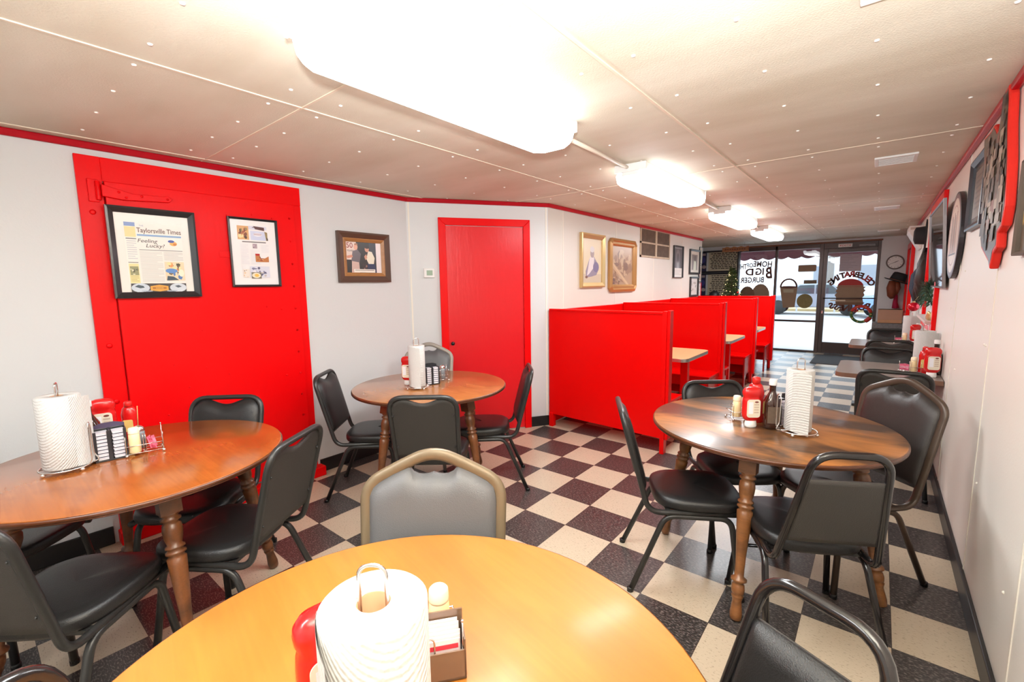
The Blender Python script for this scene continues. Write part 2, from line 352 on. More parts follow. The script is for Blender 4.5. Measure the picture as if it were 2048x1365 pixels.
# --- freezer style door on the left wall (door_1)
d1 = empty('door_1', (XL, -2.655, 0)); struct(d1, 'big red painted door with long strap hinge and two framed newspaper pages', 'door')
Y0, Y1 = -3.252-(-2.655), -2.055-(-2.655)
fo = MB(); fo.box((.001, Y0, 0), (.022, Y0+.105, 2.178)); fo.box((.001, Y0+.105, 2.05), (.022, Y1, 2.178)); fo.box((.001, Y1-.06, 0), (.02, Y1, 2.05)); fop = fo.build('door_frame', RED, d1, .003)
pn = MB(); pn.box((.001, Y0+.108, .1), (.045, Y1-.062, 2.047))
for k in range(11):
    for yy in (Y1-.1, Y1-.2 if k % 3 == 0 else Y1-.1): pn.ball((.045, yy, .35+k*.16), .008, 0, 5, None, 1)
for yy, zz in ((Y0+.33, 1.0), (Y0+.4, .85), (Y0+.28, .7), (Y0+.5, .96), (.1, 1.93), (.25, 1.95), (.38, 1.94), (.12, 1.62), (-.1, 1.2), (.03, .9), (.3, 1.33)): pn.ball((.045, yy, zz), .006, 0, 5)
pn.box((.045, .035, 1.66), (.049, .10, 1.70)); pnp = pn.build('door_panel', RED, d1, .004)
hg = MB(); yb = -3.19+2.655
hg.box((.022, yb-.022, 1.935), (.034, yb+.022, 2.055)); hg.tube([(.04, yb+.018, 1.945), (.04, yb+.018, 2.045)], .012, 10)
hg.prism([(yb+.03, 2.028), (yb+.16, 1.995), (yb+.33, 2.0), (yb+.345, 1.985), (yb+.33, 1.968), (yb+.12, 1.955), (yb+.03, 1.965)], .045, .064, 0, None, 'YZ')
for y, z in ((yb+.1, 1.995), (yb+.2, 1.985), (yb+.32, 1.984), (yb+.13, 1.97)): hg.ball((.064, y, z), .007, 0, 5)
hg.build('strap_hinge', RED, pnp, .003)
sl = MB(); sl.box((.001, Y0-.01, 0), (.085, Y1+.03, .075)); sl.build('threshold', RED, d1, .006)
bt = MB()
for z in (1.88, .83, 1.15): bt.lathe([(.014, 0), (.014, .006), (.006, .008)], 10, 0, Matrix.Translation((.022, Y0+.05, z)) @ Matrix.Rotation(PI/2, 4, 'Y'))
bt.build('bolt_heads', RED, fop)
# --- narrow door on the angled wall (door_2): local x along wall, local -y out of the wall
ang = math.atan2(dd.y, dd.x)
def WM(o, a): return Matrix.Translation(o) @ Matrix.Rotation(a, 4, 'Z')
d2 = empty('door_2', mat=WM(A, ang)); struct(d2, 'narrow red painted door with mitred red casing and small black knob', 'door')
cs = MB()
s0, s1, zt = .281, 1.173, 2.083; w = .068
cs.prism([(s0, 0), (s0+w, 0), (s0+w, zt-w), (s0, zt)], -.026, -.001); cs.prism([(s1-w, 0), (s1, 0), (s1, zt), (s1-w, zt-w)], -.026, -.001); cs.prism([(s0, zt), (s0+w, zt-w), (s1-w, zt-w), (s1, zt)], -.026, -.001)
cs.build('door_casing', RED, d2, .004)
dl = MB(); dl.box((s0+w+.002, -.010, .01), (s1-w-.002, -.001, zt-w-.004)); dlp = dl.build('door_panel', red_mat('worn_red_paint', (.72, .006, .012), .3, .35, .5), d2)
kn = MB(); kn.lathe([(.017, 0), (.019, .012), (.014, .02), (1e-6, .022)], 16, 0, Matrix.Translation((.385, -.010, .91)) @ Matrix.Rotation(PI/2, 4, 'X')); kn.build('door_knob', plain('black_knob', (.01, .01, .01), .4), dlp)
th = empty('thermostat', mat=WM(A, ang) @ Matrix.Translation((.185, -.001, 1.578))); tag(th, 'small white thermostat with green screen beside the narrow red door', 'thermostat')
q = MB(); q.box((-.05, -.022, -.043), (.05, 0, .043)); q.build('housing', WHITE, th, .006); q = MB(); q.box((-.024, -.0235, -.022), (.03, -.0215, .024)); q.build('screen', ink(140, 165, 140), th)

# --- storefront window (window_1) and glass door (door_3)
w1 = empty('window_1', (0, YF+.03, 0)); struct(w1, 'storefront window with painted burger and basket, awning outside', 'window')
f = MB()
for lo, hi in (((-.17, -.03, 0), (-.125, .06, 2.185)), ((.555, -.03, 0), (.60, .06, 2.185)), ((1.335, -.03, 0), (1.40, .06, 2.185)), ((-.125, -.03, 2.105), (1.335, .06, 2.185)), ((-.125, -.03, .0), (1.335, .06, .035)), ((-.125, -.03, .615), (1.335, .06, .655))): f.box(lo, hi)
f.build('window_frame', BRONZE, w1, .003)
g = MB(); g.box((-.125, .012, .03), (1.335, .018, 2.105)); pw = g.build('pane', GLASS, w1)
BRN = plain('dark_brown_paint', srgb(92, 44, 30), .6); TAN = plain('tan_window_paint', srgb(150, 122, 98), .7, var=.15); DTAN = plain('brown_window_paint', srgb(120, 88, 66), .7, var=.15); PRED = plain('red_window_paint', srgb(176, 40, 34), .6); OLV = plain('olive_window_paint', srgb(130, 115, 70), .7, var=.3, vscale=30)
t = MB(); yy = .009
K = dict(bold=.036, mirror=True)
put_text(t, 'HOME', .32, 1.775, .165, 0, yy, rot=-.05, sx=.78, **K); put_text(t, 'OF', .075, 1.77, .125, 0, yy, sx=.8, **K); put_text(t, 'THE', -.075, 1.735, .155, 0, yy, sx=.62, rot=.02, **K)
put_text(t, 'B', .462, 1.53, .33, 0, yy, rot=.12, sx=.68, **K); put_text(t, 'IG', .272, 1.605, .2, 0, yy, sx=.9, **K); put_text(t, 'D', .075, 1.6, .2, 0, yy, sx=1.15, **K)
put_text(t, 'BURGER', .135, 1.44, .16, 0, yy, sx=.78, rot=.02, **K)
t.build('painted_lettering', BRN, pw)
b = MB(); b.prism(ell(.045, 1.15, .15, .21), .008, .0105, 0); b.prism(ell(.305, 1.16, .175, .25), .0085, .011, 1); b.prism([(.12, 1.10), (.49, 1.10), (.48, 1.16), (.13, 1.16)], .006, .0085, 0); b.prism(ell(.31, 1.02, .19, .09), .007, .010, 0)
b.build('painted_burgers', [DTAN, TAN], pw)
b = MB(); b.prism([(.668, 1.335), (.985, 1.335), (.955, .915), (.745, .90)], .008, .0105, 0); b.tube([(.68+.145*(1-math.cos(a)), .0095, 1.33+.17*math.sin(a)) for a in [PI*i/14 for i in range(15)]], .017, 6, False, 1)
b.prism(ell(.825, 1.335, .155, .025), .007, .0095, 1); b.prism([(.74, 1.22), (.92, 1.22), (.92, 1.29), (.73, 1.29)], .0055, .008, 2)
b.build('painted_basket', [TAN, BRN, plain('pale_window_paint', srgb(178, 165, 140), .7)], pw)
b = MB(); b.prism(ell(1.125, 1.045, .14, .148), .008, .0105, 0); b.build('painted_pickle', OLV, pw)
b = MB(); b.prism([(.975, 1.66), (.99, 1.645), (1.27, 1.645), (1.29, 1.66), (1.29, 1.765), (1.27, 1.78), (.99, 1.78), (.975, 1.765)], .008, .0105, 0); b.build('paper_notice', TAN, pw)
b = MB(); b.prism([(1.09, 1.40), (1.31, 1.40), (1.31, 1.472), (1.09, 1.472)], .008, .0105, 0); b.build('small_sticker', plain('sticker_brown', srgb(112, 92, 70), .6), pw)

d3 = empty('door_3', (0, YF+.03, 0)); struct(d3, 'glass entrance door with dark bronze frame, painted burger and push bar', 'door')
f = MB()
for lo, hi in (((1.402, -.035, .005), (1.47, .045, 2.08)), ((2.235, -.035, .005), (2.285, .045, 2.185)), ((1.47, -.035, .005), (2.235, .045, .225)), ((1.47, -.035, 2.0), (2.235, .045, 2.08)), ((1.402, -.03, 2.082), (2.235, .06, 2.185))): f.box(lo, hi)
f3 = f.build('door_frame', BRONZE, d3, .003)
g = MB(); g.box((1.47, .012, .225), (2.235, .018, 2.0)); p3 = g.build('pane', GLASS, d3)
p = MB(); p.tube([(1.44, -.06, 1.108), (2.26, -.06, 1.11)], .011, 8); p.box((1.43, -.06, 1.095), (1.45, -.03, 1.12)); p.box((2.24, -.06, 1.095), (2.26, -.03, 1.12)); p.build('push_bar', BRONZE, f3)
p = MB(); p.box((1.95, -.085, 2.09), (2.2, -.036, 2.135)); p.tube([(2.05, -.07, 2.10), (2.12, -.12, 2.075), (1.80, -.09, 2.07)], .009, 6); p.build('door_closer', plain('closer_grey', (.16, .14, .14), .4, .5), f3, .004)
p = MB(); p.box((1.425, -.05, .80), (1.45, -.034, .86)); p.build('lock', CHROME, f3, .003)
t = MB(); W = 'CELEBRATING'; cx, cz = 1.86, 1.27
for i, ch in enumerate(W):
    a = math.radians(25+ (150-25)*i/10.0)
    put_text(t, ch, cx+.315*math.cos(a), cz+.275*math.sin(a)-.02, .145, (1 if i in (1, 2, 5, 6) else 0), yy, .05, mirror=True, rot=(a-PI/2)*.7)
for i, ch in enumerate('BUSINESS'):
    put_text(t, ch, 2.13-.077*i, .915-.055*math.sin(PI*(i+.5)/8), .16, 0, yy, .05, mirror=True, rot=-.25+.5*(i)/7)
t.build('painted_lettering', [BRN, PRED], p3)
b = MB(); b.prism(ell(1.86, 1.33, .205, .155, 20, 0, PI), .008, .0105, 1); b.prism([(1.655, 1.335), (2.065, 1.335), (2.065, 1.34), (2.06, 1.36), (1.66, 1.36)], .006, .008, 0)
b.prism([(1.63, 1.33), (1.66, 1.29), (1.63, 1.25), (1.66, 1.22), (1.62, 1.17), (1.65, 1.12), (1.64, 1.02), (2.08, 1.02), (2.06, 1.12), (2.09, 1.17), (2.07, 1.22), (2.1, 1.26), (2.07, 1.29), (2.1, 1.33)], .008, .0105, 0)
b.prism([(1.64, 1.03), (1.66, .98), (2.07, .98), (2.1, 1.03)], .0065, .009, 2); b.build('painted_burger', [TAN, PRED, DTAN], p3)
b = MB(); b.box((1.665, .0085, 1.63), (2.005, .0105, 1.96)); 
for k in range(9): b.box((1.69, .0075, 1.67+k*.032), (1.69+.12+.14*((k*37) % 5)/4, .0085, 1.678+k*.032), 1)
b.build('paper_notice', [plain('notice_back', srgb(190, 178, 186), .8), ink(150, 140, 150)], p3)
b = MB(); b.box((1.555, .0075, 1.095), (1.80, .0095, 1.118)); b.box((1.555, .0075, 1.052), (1.80, .0095, 1.075)); b.build('glass_stickers', plain('cream_sticker', srgb(235, 215, 190), .6), p3)
ex = empty('exit_sign', (1.74, YF-.045, 2.125)); tag(ex, 'white exit sign with red letters above the glass door', 'sign')
q = MB(); q.box((-.11, -.018, -.032), (.11, .03, .032)); q.build('housing', WHITE, ex, .004)
q = MB(); put_text(q, 'EXIT', 0, -.019, .052, 0, -.0195, .003); q.prism([(-.09, 0), (-.065, .016), (-.065, -.016)], -.0195, -.0185); q.prism([(.09, 0), (.065, .016), (.065, -.016)], -.0195, -.0185)
q.build('lettering', ink(190, 30, 30), ex)
# wreath
wr = empty('christmas_wreath', (2.06, YF-.035, .808)); tag(wr, 'red and green ring wreath hung on the glass door', 'wreath')
LG = plain('garland_green', srgb(70, 110, 45), .6, 0, .6, 60); 
q = MB(); q.tube([(.15*math.cos(2*PI*i/40), 0, .15*math.sin(2*PI*i/40)) for i in range(40)], .037, 10, True, 0, None, True, .7); rg_ = q.build('ring', LG, wr)
q = MB(); q.tube([(.15*math.cos(a), -.004, .15*math.sin(a)) for a in [.2+2.6*i/16 for i in range(17)]], .039, 10, False, 0, None, True, .75); q.tube([(.15*math.cos(a), -.004, .15*math.sin(a)) for a in [5.2+.7*i/8 for i in range(9)]], .039, 10)
q.tube([(-.09, -.02, .1), (-.05, -.03, .06), (-.1, -.025, .04)], .014, 6); q.build('ribbon', plain('red_ribbon', srgb(200, 50, 40), .5), rg_)
for a in (0, 1.1, 2.0, 3.0, 3.7, 4.4, 5.1):
    q = MB(); q.ball((.15*math.cos(a), -.036, .15*math.sin(a)), .013, 0, 5); q.build('bead', plain('gold_bead', srgb(220, 180, 110), .3, .3), rg_)

# --- right wall window (window_2)
w2 = empty('window_2', (XR, (WY0+WY1)/2, 0)); struct(w2, 'red trimmed side window half hidden behind the hung mirror', 'window')
h = (WY1-WY0)/2; f = MB(); e = .085
for lo, hi in (((-.03, -h-e, WZ0-e), (0, -h, WZ1+e)), ((-.03, h, WZ0-e), (0, h+e, WZ1+e)), ((-.03, -h, WZ1), (0, h, WZ1+e)), ((-.03, -h, WZ0-e), (0, h, WZ0))): f.box(lo, hi)
f.build('window_frame', RED2, w2, .004)
f = MB(); f.box((-.07, -h-.02, WZ0-.005), (.1, h+.02, WZ0+.02)); f.build('window_sill', plain('pale_sill', (.62, .5, .45), .5), w2, .004)
g = MB(); g.box((.07, -h, WZ0), (.078, h, WZ1)); g.box((.06, -.02, WZ0), (.07, .02, WZ1), 1); g.build('pane', [GLASS, WHITE], w2)
w3 = empty('window_3', (XR, 6.35, 0)); struct(w3, 'red trimmed side window beside the wall clock corner', 'window')
f = MB()
for lo, hi in (((-.045, -.55, .8), (0, -.45, 2.08)), ((-.045, .75, .8), (0, .89, 2.08)), ((-.045, -.45, 1.98), (0, .75, 2.08)), ((-.045, -.45, .8), (0, .75, .9))): f.box(lo, hi)
f.build('window_frame', RED2, w3, .004)
g = MB(); g.box((-.012, -.45, .9), (0, .75, 1.98)); g.build('pane', plain('pale_blind', (.7, .68, .66), .5), w3)

# ------------------------------------------------------------------ ceiling things
LENS = emis('lit_acrylic_lens', (.95, .98, 1), 9.5)
def fixture(y, label):
    t = empty('ceiling_light', (.985-.012*(y+2.36), y, CEIL)); tag(t, label, 'ceiling light', 'fluorescent ceiling lights in a row')
    L = .662
    q = MB(); q.box((-.105, -L+.012, -.05), (.105, L-.012, 0)); q.build('housing', WHITE, t, .003)
    def octo(w, l, c): return [(-w+c, -l), (w-c, -l), (w, -l+c), (w, l-c), (w-c, l), (-w+c, l), (-w, l-c), (-w, -l+c)]
    lv = [(octo(.120, L-.016, .035), -.048), (octo(.125, L-.013, .038), -.062), (octo(.120, L-.018, .042), -.105), (octo(.10, L-.040, .045), -.127)]
    vs = [(x, y_, z) for P, z in lv for x, y_ in P]
    q = MB(); q.add(vs, [(k*8+a, k*8+(a+1) % 8, k*8+8+(a+1) % 8, k*8+8+a) for k in range(3) for a in range(8)]+[tuple(range(8)), tuple(range(31, 23, -1))]); q.build('lens', LENS, t, .006, 2)
    for s in (-1, 1):
        q = MB(); a, b = sorted((s*(L-.012), s*L)); q.box((-.112, a, -.052), (.112, b, 0)); a, b = sorted((s*(L-.012), s*(L-.004))); q.box((-.06, a, -.075), (.06, b, -.05)); q.build('end_cap', WHITE, t, .003)
FY = (-2.36, -.13, 2.15, 4.35)
for y, lb in zip(FY, ('long fluorescent ceiling light with wrap lens, largest and closest of the row', 'second fluorescent ceiling light of the row, over the round stained table', 'third fluorescent ceiling light of the row, between booths and wall tables', 'last fluorescent ceiling light of the row, by the storefront')): fixture(y, lb)
for (a, b), lb in zip(((0, 1), (1, 2), (2, 3)), ('cream conduit pipe joining the first and second ceiling lights', 'cream conduit pipe joining the second and third ceiling lights', 'cream conduit pipe joining the third and last ceiling lights')):
    q = MB(); x0 = .985-.012*(FY[a]+2.36); x1 = .985-.012*(FY[b]+2.36)
    q.tube([(x0-.02, FY[a]+.66, CEIL-.022), (x1-.02, FY[b]-.66, CEIL-.022)], .012, 8); q.tube([(x0-.02, FY[a]+.70, CEIL-.022), (x0-.02, FY[a]+.76, CEIL-.022)], .017, 8)
    tag(q.build('conduit_pipe', plain('cream_pipe', (.76, .66, .55), .45)), lb, 'pipe', 'conduit between the ceiling lights')
def vent(x, y, w, d, label):
    t = empty('ceiling_vent', (x, y, CEIL)); tag(t, label, 'vent', 'ceiling vents along the plaque wall')
    q = MB(); 
    for lo, hi in (((-w, -d, -.012), (w, -d+.022, 0)), ((-w, d-.022, -.012), (w, d, 0)), ((-w, -d+.022, -.012), (-w+.022, d-.022, 0)), ((w-.022, -d+.022, -.012), (w, d-.022, 0))): q.box(lo, hi)
    q.build('frame', WHITE, t, .003)
    q = MB(); q.box((-w+.022, -d+.022, -.003), (w-.022, d-.022, 0), 1)
    for k in range(6): q.box((-w+.022, -d+.03+k*(2*d-.06)/6, -.011), (w-.022, -d+.04+k*(2*d-.06)/6, -.004))
    q.build('louvre', [WHITE, plain('vent_dark', (.25, .22, .2), .6)], t)
vent(2.32, -2.11, .11, .13, 'white ceiling vent at the top edge above the red-edged plaque'); vent(2.335, .315, .11, .13, 'white ceiling vent above the first wall table'); vent(2.31, 2.88, .11, .13, 'small ceiling vent above the second wall table'); vent(2.36, 5.9, .14, .1, 'faint ceiling vent near the clock')

# ------------------------------------------------------------------ dining chairs
def tube_half(kind):
    if kind == 1: return [(-.180, .20, .398), (-.180, -.212, .388), (-.189, -.335, .853)], [(.189, -.335, .853), (.180, -.212, .388), (.180, .20, .398)], [.06, .085, .085, .06], []
    if kind == 2: return [(-.185, .20, .400), (-.185, -.212, .39), (-.203, -.325, .862)], [(.203, -.325, .862), (.185, -.212, .39), (.185, .20, .400)], [.06, .07, .05, .11, .05, .07, .06], [(-.115, -.338, .908), (0, -.342, .962), (.115, -.338, .908)]
    return [(-.172, .20, .398), (-.176, -.212, .388), (-.116, -.345, .866)], [(.116, -.345, .866), (.176, -.212, .388), (.172, .20, .398)], [.05, .075, .075, .05], []
def lerp(a, b, t): return a+(b-a)*t
def make_chair(kind, frame, vinyl, board, label, group, cat='chair'):
    t = empty('dining_chair'); tag(t, label, cat, group)
    a, b, rad, mid = tube_half(kind)
    pts = fillet(a+mid+b, rad, 7)
    q = MB(); q.tube(pts, {1: .0135, 2: .0185, 3: .0135}[kind], 10, False, 0, None, True, .62 if kind == 2 else 1.0); q.build('back_frame', frame, t)
    for s in (-1, 1):
        wb = .18
        P = fillet([(s*.214, .20, .0), (s*wb, .155, .374), (s*wb, -.135, .374), (s*.208, -.292, .0)], .05, 6)
        q = MB(); q.tube(P, .0135, 8)
        lf = q.build('leg_frame', frame, t)
        for e in (P[0], P[-1]): q = MB(); q.lathe([(.0155, 0), (.0155, .018), (.0138, .02)], 10, 0, Matrix.Translation((e.x, e.y, 0))); q.build('rubber_foot', BLK, lf)
    q = MB(); q.box((-.18, .11, .388), (.18, .135, .402)); q.box((-.18, -.135, .386), (.18, -.11, .400)); q.build('seat_stretcher', frame, t)
    if kind != 1:
        q = MB(); q.tube([(-.197, .172, .22), (.197, .172, .22)], .009, 6); q.build('leg_stretcher', frame, t)
    # seat cushion: superellipse rings
    q = MB(); n = 36; rings = []
    for sc, z in ((.90, .400), (.98, .404), (1.0, .416), (1.0, .432), (.985, .445), (.93, .453), (.75, .4575), (.4, .4595), (.0, .460)):
        rg = []
        for j in range(n):
            th = 2*PI*j/n; c, s_ = math.cos(th), math.sin(th); e = 2/3.4
            x = math.copysign(abs(c)**e, c); y = math.copysign(abs(s_)**e, s_)
            w = .198*(1+.045*y)
            rg.append((x*w*sc, .028+y*.205*sc, z-(.012*max(0, y-.6)**1 if z > .43 else 0)))
        rings.append(rg)
    q.add([p for r in rings for p in r], [(i*n+j, i*n+(j+1) % n, (i+1)*n+(j+1) % n, (i+1)*n+j) for i in range(len(rings)-1) for j in range(n)]+[tuple(range(n))[::-1]], 0, True)
    q.build('seat', vinyl, t)
    # backrest
    wz = {1: lambda z: lerp(.180, .189, (z-.388)/.465), 2: lambda z: lerp(.185, .2, (z-.39)/.47), 3: lambda z: lerp(.176, .118, (z-.388)/.478)}[kind]
    yz = lambda z: lerp(-.212, {1: -.335, 2: -.327, 3: -.345}[kind], (z-.388)/.47)
    gap = -.004 if kind < 3 else -.010
    def top(u):
        x = abs(u)
        if kind == 1:
            d = .030*.5*(1+math.cos(PI*min(1, x/.66)))
            return .846-d-.062*max(0, (x-.62)/.38)**2.2
        if kind == 2:
            X_ = x*.19; zt = .950-.045*(X_/.115) if X_ < .115 else (.905-.037*(X_-.115)/.065 if X_ < .18 else .868-.03*(X_-.18)/.01)
            dip = .048*max(0, 1-(x/.36)**2)**.55
            return zt-.006-dip
        return .765
    bot = .478 if kind < 3 else .492
    nu, nv = 26, 12
    def grid(off):
        vs = []
        for i in range(nu+1):
            u = -1+2*i/nu
            for j in range(nv+1):
                v = j/nv; z = lerp(bot, top(u), v); w = wz(min(z, .855))+gap
                if kind == 1 and z > .79: w *= 1-.5*max(0, z-.80)**1.6*3
                vs.append((u*w, yz(z)+off(u, v), z))
        return vs
    pad = lambda u, v: .006+.026*(max(0, 1-abs(u)**6)**.5)*(max(0, 1-abs(2*v-1)**8)**.5)
    F = grid(pad); Bk = grid(lambda u, v: -.004)
    def surf(q, vs, flip): q.add(vs, [((i*(nv+1)+j), ((i+1)*(nv+1)+j), ((i+1)*(nv+1)+j+1), (i*(nv+1)+j+1)) for i in range(nu) for j in range(nv)], 0, True)
    q = MB(); surf(q, F, False); surf(q, grid(lambda u, v: .0), True)
    m = (nu+1)*(nv+1); loop = [i*(nv+1) for i in range(nu+1)]+[nu*(nv+1)+j for j in range(1, nv+1)]+[i*(nv+1)+nv for i in range(nu-1, -1, -1)]+[j for j in range(nv-1, 0, -1)]
    k = len(loop); q.f += [[loop[i], loop[(i+1) % k], m+loop[(i+1) % k], m+loop[i]] for i in range(k)]; q.m += [0]*k; q.sm += [False]*k
    q.build('backrest', vinyl, t)
    q = MB(); surf(q, Bk, True); surf(q, grid(lambda u, v: -.0005), False)
    q.f += [[loop[i], loop[(i+1) % k], m+loop[(i+1) % k], m+loop[i]] for i in range(k)]; q.m += [0]*k; q.sm += [False]*k
    q.build('back_board', board, t)
    if kind == 1:
        for s in (-1, 1):
            for z in (.745, .545):
                q = MB(); x = s*(wz(z)-.022); q.box((min(x, x+s*.03), yz(z)-.008, z-.007), (max(x, x+s*.03), yz(z)-.004, z+.007)); q.ball((x-s*.0, yz(z)-.008, z), .004, 0, 4)
                q.build('bracket', frame, t)
    return t
G1 = 'black stacking chairs at the tables'
V_C1 = V_GREY
c1 = make_chair(1, FR_CHAR, V_BLACK, BACKB, 'black stacking chair seen from behind at the brown corner table by the narrow red door', G1)
c2 = make_chair(2, FR_BRONZE, V_GREY, BACKB, 'grey crown-back chair with bronze frame facing across the bright honey round table', 'crown-back chairs')
c2b = make_chair(2, FR_DBRONZE, V_BROWN, BACKB, 'dark brown crown-back chair between the stained round table and the plaque wall', 'crown-back chairs')
c2c = make_chair(2, FR_GREY, V_GREY, BACKB, 'taupe framed grey crown-back chair in the corner behind a paper towel roll', 'crown-back chairs')
c3 = make_chair(3, FR_GLOSS, V_BLACK, plain('flat_black_board', (.045, .04, .036), .45, 0, .25, 300), 'glossy black chair with flat tapered back board at the stained round table', 'tapered-back chairs')
D = math.radians
def put(o, x, y, a, s=1):
    o.location = (x, y, 0); o.rotation_euler = (0, 0, D(a)); o.scale = (s, s, s)
put(c1, .197, -1.911, 38.7)
def more(src, x, y, a, label, s=1, group=None):
    o = dup(src, (x, y, 0), D(a), label, group); o.scale = (s, s, s); return o
more(c1, -.455, -1.913, -48.3, 'black stacking chair between the two red doors, facing the small round table')
more(c1, .097, -1.331, 132.2, 'black stacking chair seen side-on in front of the narrow red door')
more(c1, 1.625, -1.513, -59.6, 'black stacking chair seen edge-on, beside the red booth end panel')
more(c1, 1.725, -1.01, -141, 'black stacking chair tucked behind the stained round table, booths behind it', .97)
more(c1, .221, -3.078, 123.7, 'black stacking chair with its back board toward the honey table, at the reddish round table')
more(c1, -.27, -3.057, -136.6, 'black stacking chair standing against the big hinged red door')
more(c1, .236, -3.582, 41.3, 'black chair cut off by the photo edge, its seat under the reddish round table')
more(c1, -.50, -3.70, -47, 'black chair mostly hidden under the reddish round table, only its seat visible')
put(c2, 1.506, -3.123, -140.9); put(c2b, 2.213, -1.022, 137.2); put(c2c, -.545, -1.40, -143)
put(c3, 2.112, -1.572, 28.5)
more(c3, 2.125, -3.035, 155.4, 'glossy black chair at the bright honey round table, nearest the plaque wall', .963)
more(c3, 1.627, -3.57, -51, 'glossy black chair top peeking in at the bottom corner beside the honey round table')
GW = 'black chairs at the wall tables'
more(c1, 2.42, .42, 0, 'black chair with its back to the round tables, at the first wall table', 1, GW)
more(c1, 2.41, 1.06, 180, 'black stacking chair facing the round tables, at the first wall table', 1, GW)
more(c1, 2.43, 2.40, 0, 'black stacking chair with its back to the round tables, at the second wall table', 1, GW)
more(c1, 2.42, 3.04, 180, 'black chair facing the round tables, at the second wall table near the heater', 1, GW)

# ------------------------------------------------------------------ round tables
def leg_mesh():
    q = MB(); P = [(.018, 0), (.023, .006), (.0245, .03), (.021, .06), (.0185, .085), (.0225, .10), (.0245, .106), (.0185, .112), (.0245, .118), (.027, .135), (.0245, .155), (.018, .165), (.032, .173), (.032, .181), (.019, .19), (.0185, .22), (.0205, .28), (.0255, .36), (.030, .44), (.032, .478), (.0235, .488), (.033, .496), (.033, .503), (.0225, .510), (.032, .517), (.032, .523), (.0235, .53), (.030, .555), (.033, .585), (.030, .607), (.0225, .616), (.033, .623), (.033, .630), (.0225, .637), (.032, .644), (.025, .655)]
    q.lathe(P, 18); q.box((-.034, -.034, .65), (.034, .034, .762)); return q
def round_table(x, y, top_m, leg_m, edge_m, label, rot=0):
    t = empty('round_table', (x, y, 0), rot); tag(t, label, 'table', 'round wooden tables with turned legs')
    q = MB(); r = .538; n = 96
    q.lathe([(r-.02, .733), (r-.004, .735), (r, .740)], n, 1); q.lathe([(r, .740), (r, .750), (r-.003, .755)], n, 1)
    q.lathe([(r-.003, .755), (r-.008, .757), (1e-6, .757)], n, 0); q.lathe([(1e-6, .733), (r-.02, .733)], n, 1)
    q.build('tabletop', [top_m, edge_m], t)
    for k in range(4):
        a = k*PI/2; d = Vector((math.cos(a), math.sin(a), 0)); top = d*.355+Vector((0, 0, .733)); bot = d*.49
        ax = (top-bot).normalized(); xx = Vector((-d.y, d.x, 0)); yy_ = ax.cross(xx)
        Lg = (top-bot).length/.762
        M = Matrix(((xx.x, yy_.x, ax.x*Lg, bot.x), (xx.y, yy_.y, ax.y*Lg, bot.y), (xx.z, yy_.z, ax.z*Lg, bot.z+.004), (0, 0, 0, 1)))
        base = leg_mesh(); q = MB(); q.add(base.v, base.f, 0, True, M); q.sm = list(base.sm)
        q.build('leg', leg_m, t)
    q = MB()
    for s in (-1, 1): q.box((-.34, s*.25-.03, .71), (.34, s*.25+.03, .7335))
    q.build('cleat', leg_m, t)
    return t
W_HON = wood('honey_wood_top', (.47, .17, .024), (.32, .09, .009), .45, .8, .55, .12); W_RED = wood('reddish_wood_top', (.36, .105, .018), (.16, .035, .006), .2, .8, .7, .5)
W_BRN = wood('brown_wood_top', (.42, .17, .05), (.2, .065, .016), .22, .8, .7, .5); W_STN = wood('stained_wood_top', (.42, .16, .04), (.06, .03, .015), .34, .9, .95, .22, (.40, .58))
W_LEG = wood('worn_turned_leg', (.20, .066, .02), (.06, .02, .007), .34, 1.6, .9, .3); W_EDGE = wood('dark_wood_edge', (.12, .035, .012), (.05, .015, .006), .35, 1, .6, .2)
W_LEG2 = wood('light_turned_leg', (.25, .095, .028), (.07, .024, .008), .34, 1.6, .9, .3)
TB = {'H': (1.735, -3.335), 'R': (-.07, -3.30), 'M': (-.145, -1.64), 'S': (1.916, -1.25)}
round_table(*TB['H'], W_HON, W_LEG2, W_HON, 'bright honey-coloured round wooden table, closest and cut off by the frame', -.2)
round_table(*TB['R'], W_RED, W_LEG, W_EDGE, 'reddish brown round wooden table before the big hinged red door')
round_table(*TB['M'], W_BRN, W_LEG, W_EDGE, 'brown round wooden table in the corner before the narrow red door')
round_table(*TB['S'], W_STN, W_LEG2, W_EDGE, 'dark-stained round wooden table beside the booth end panel')

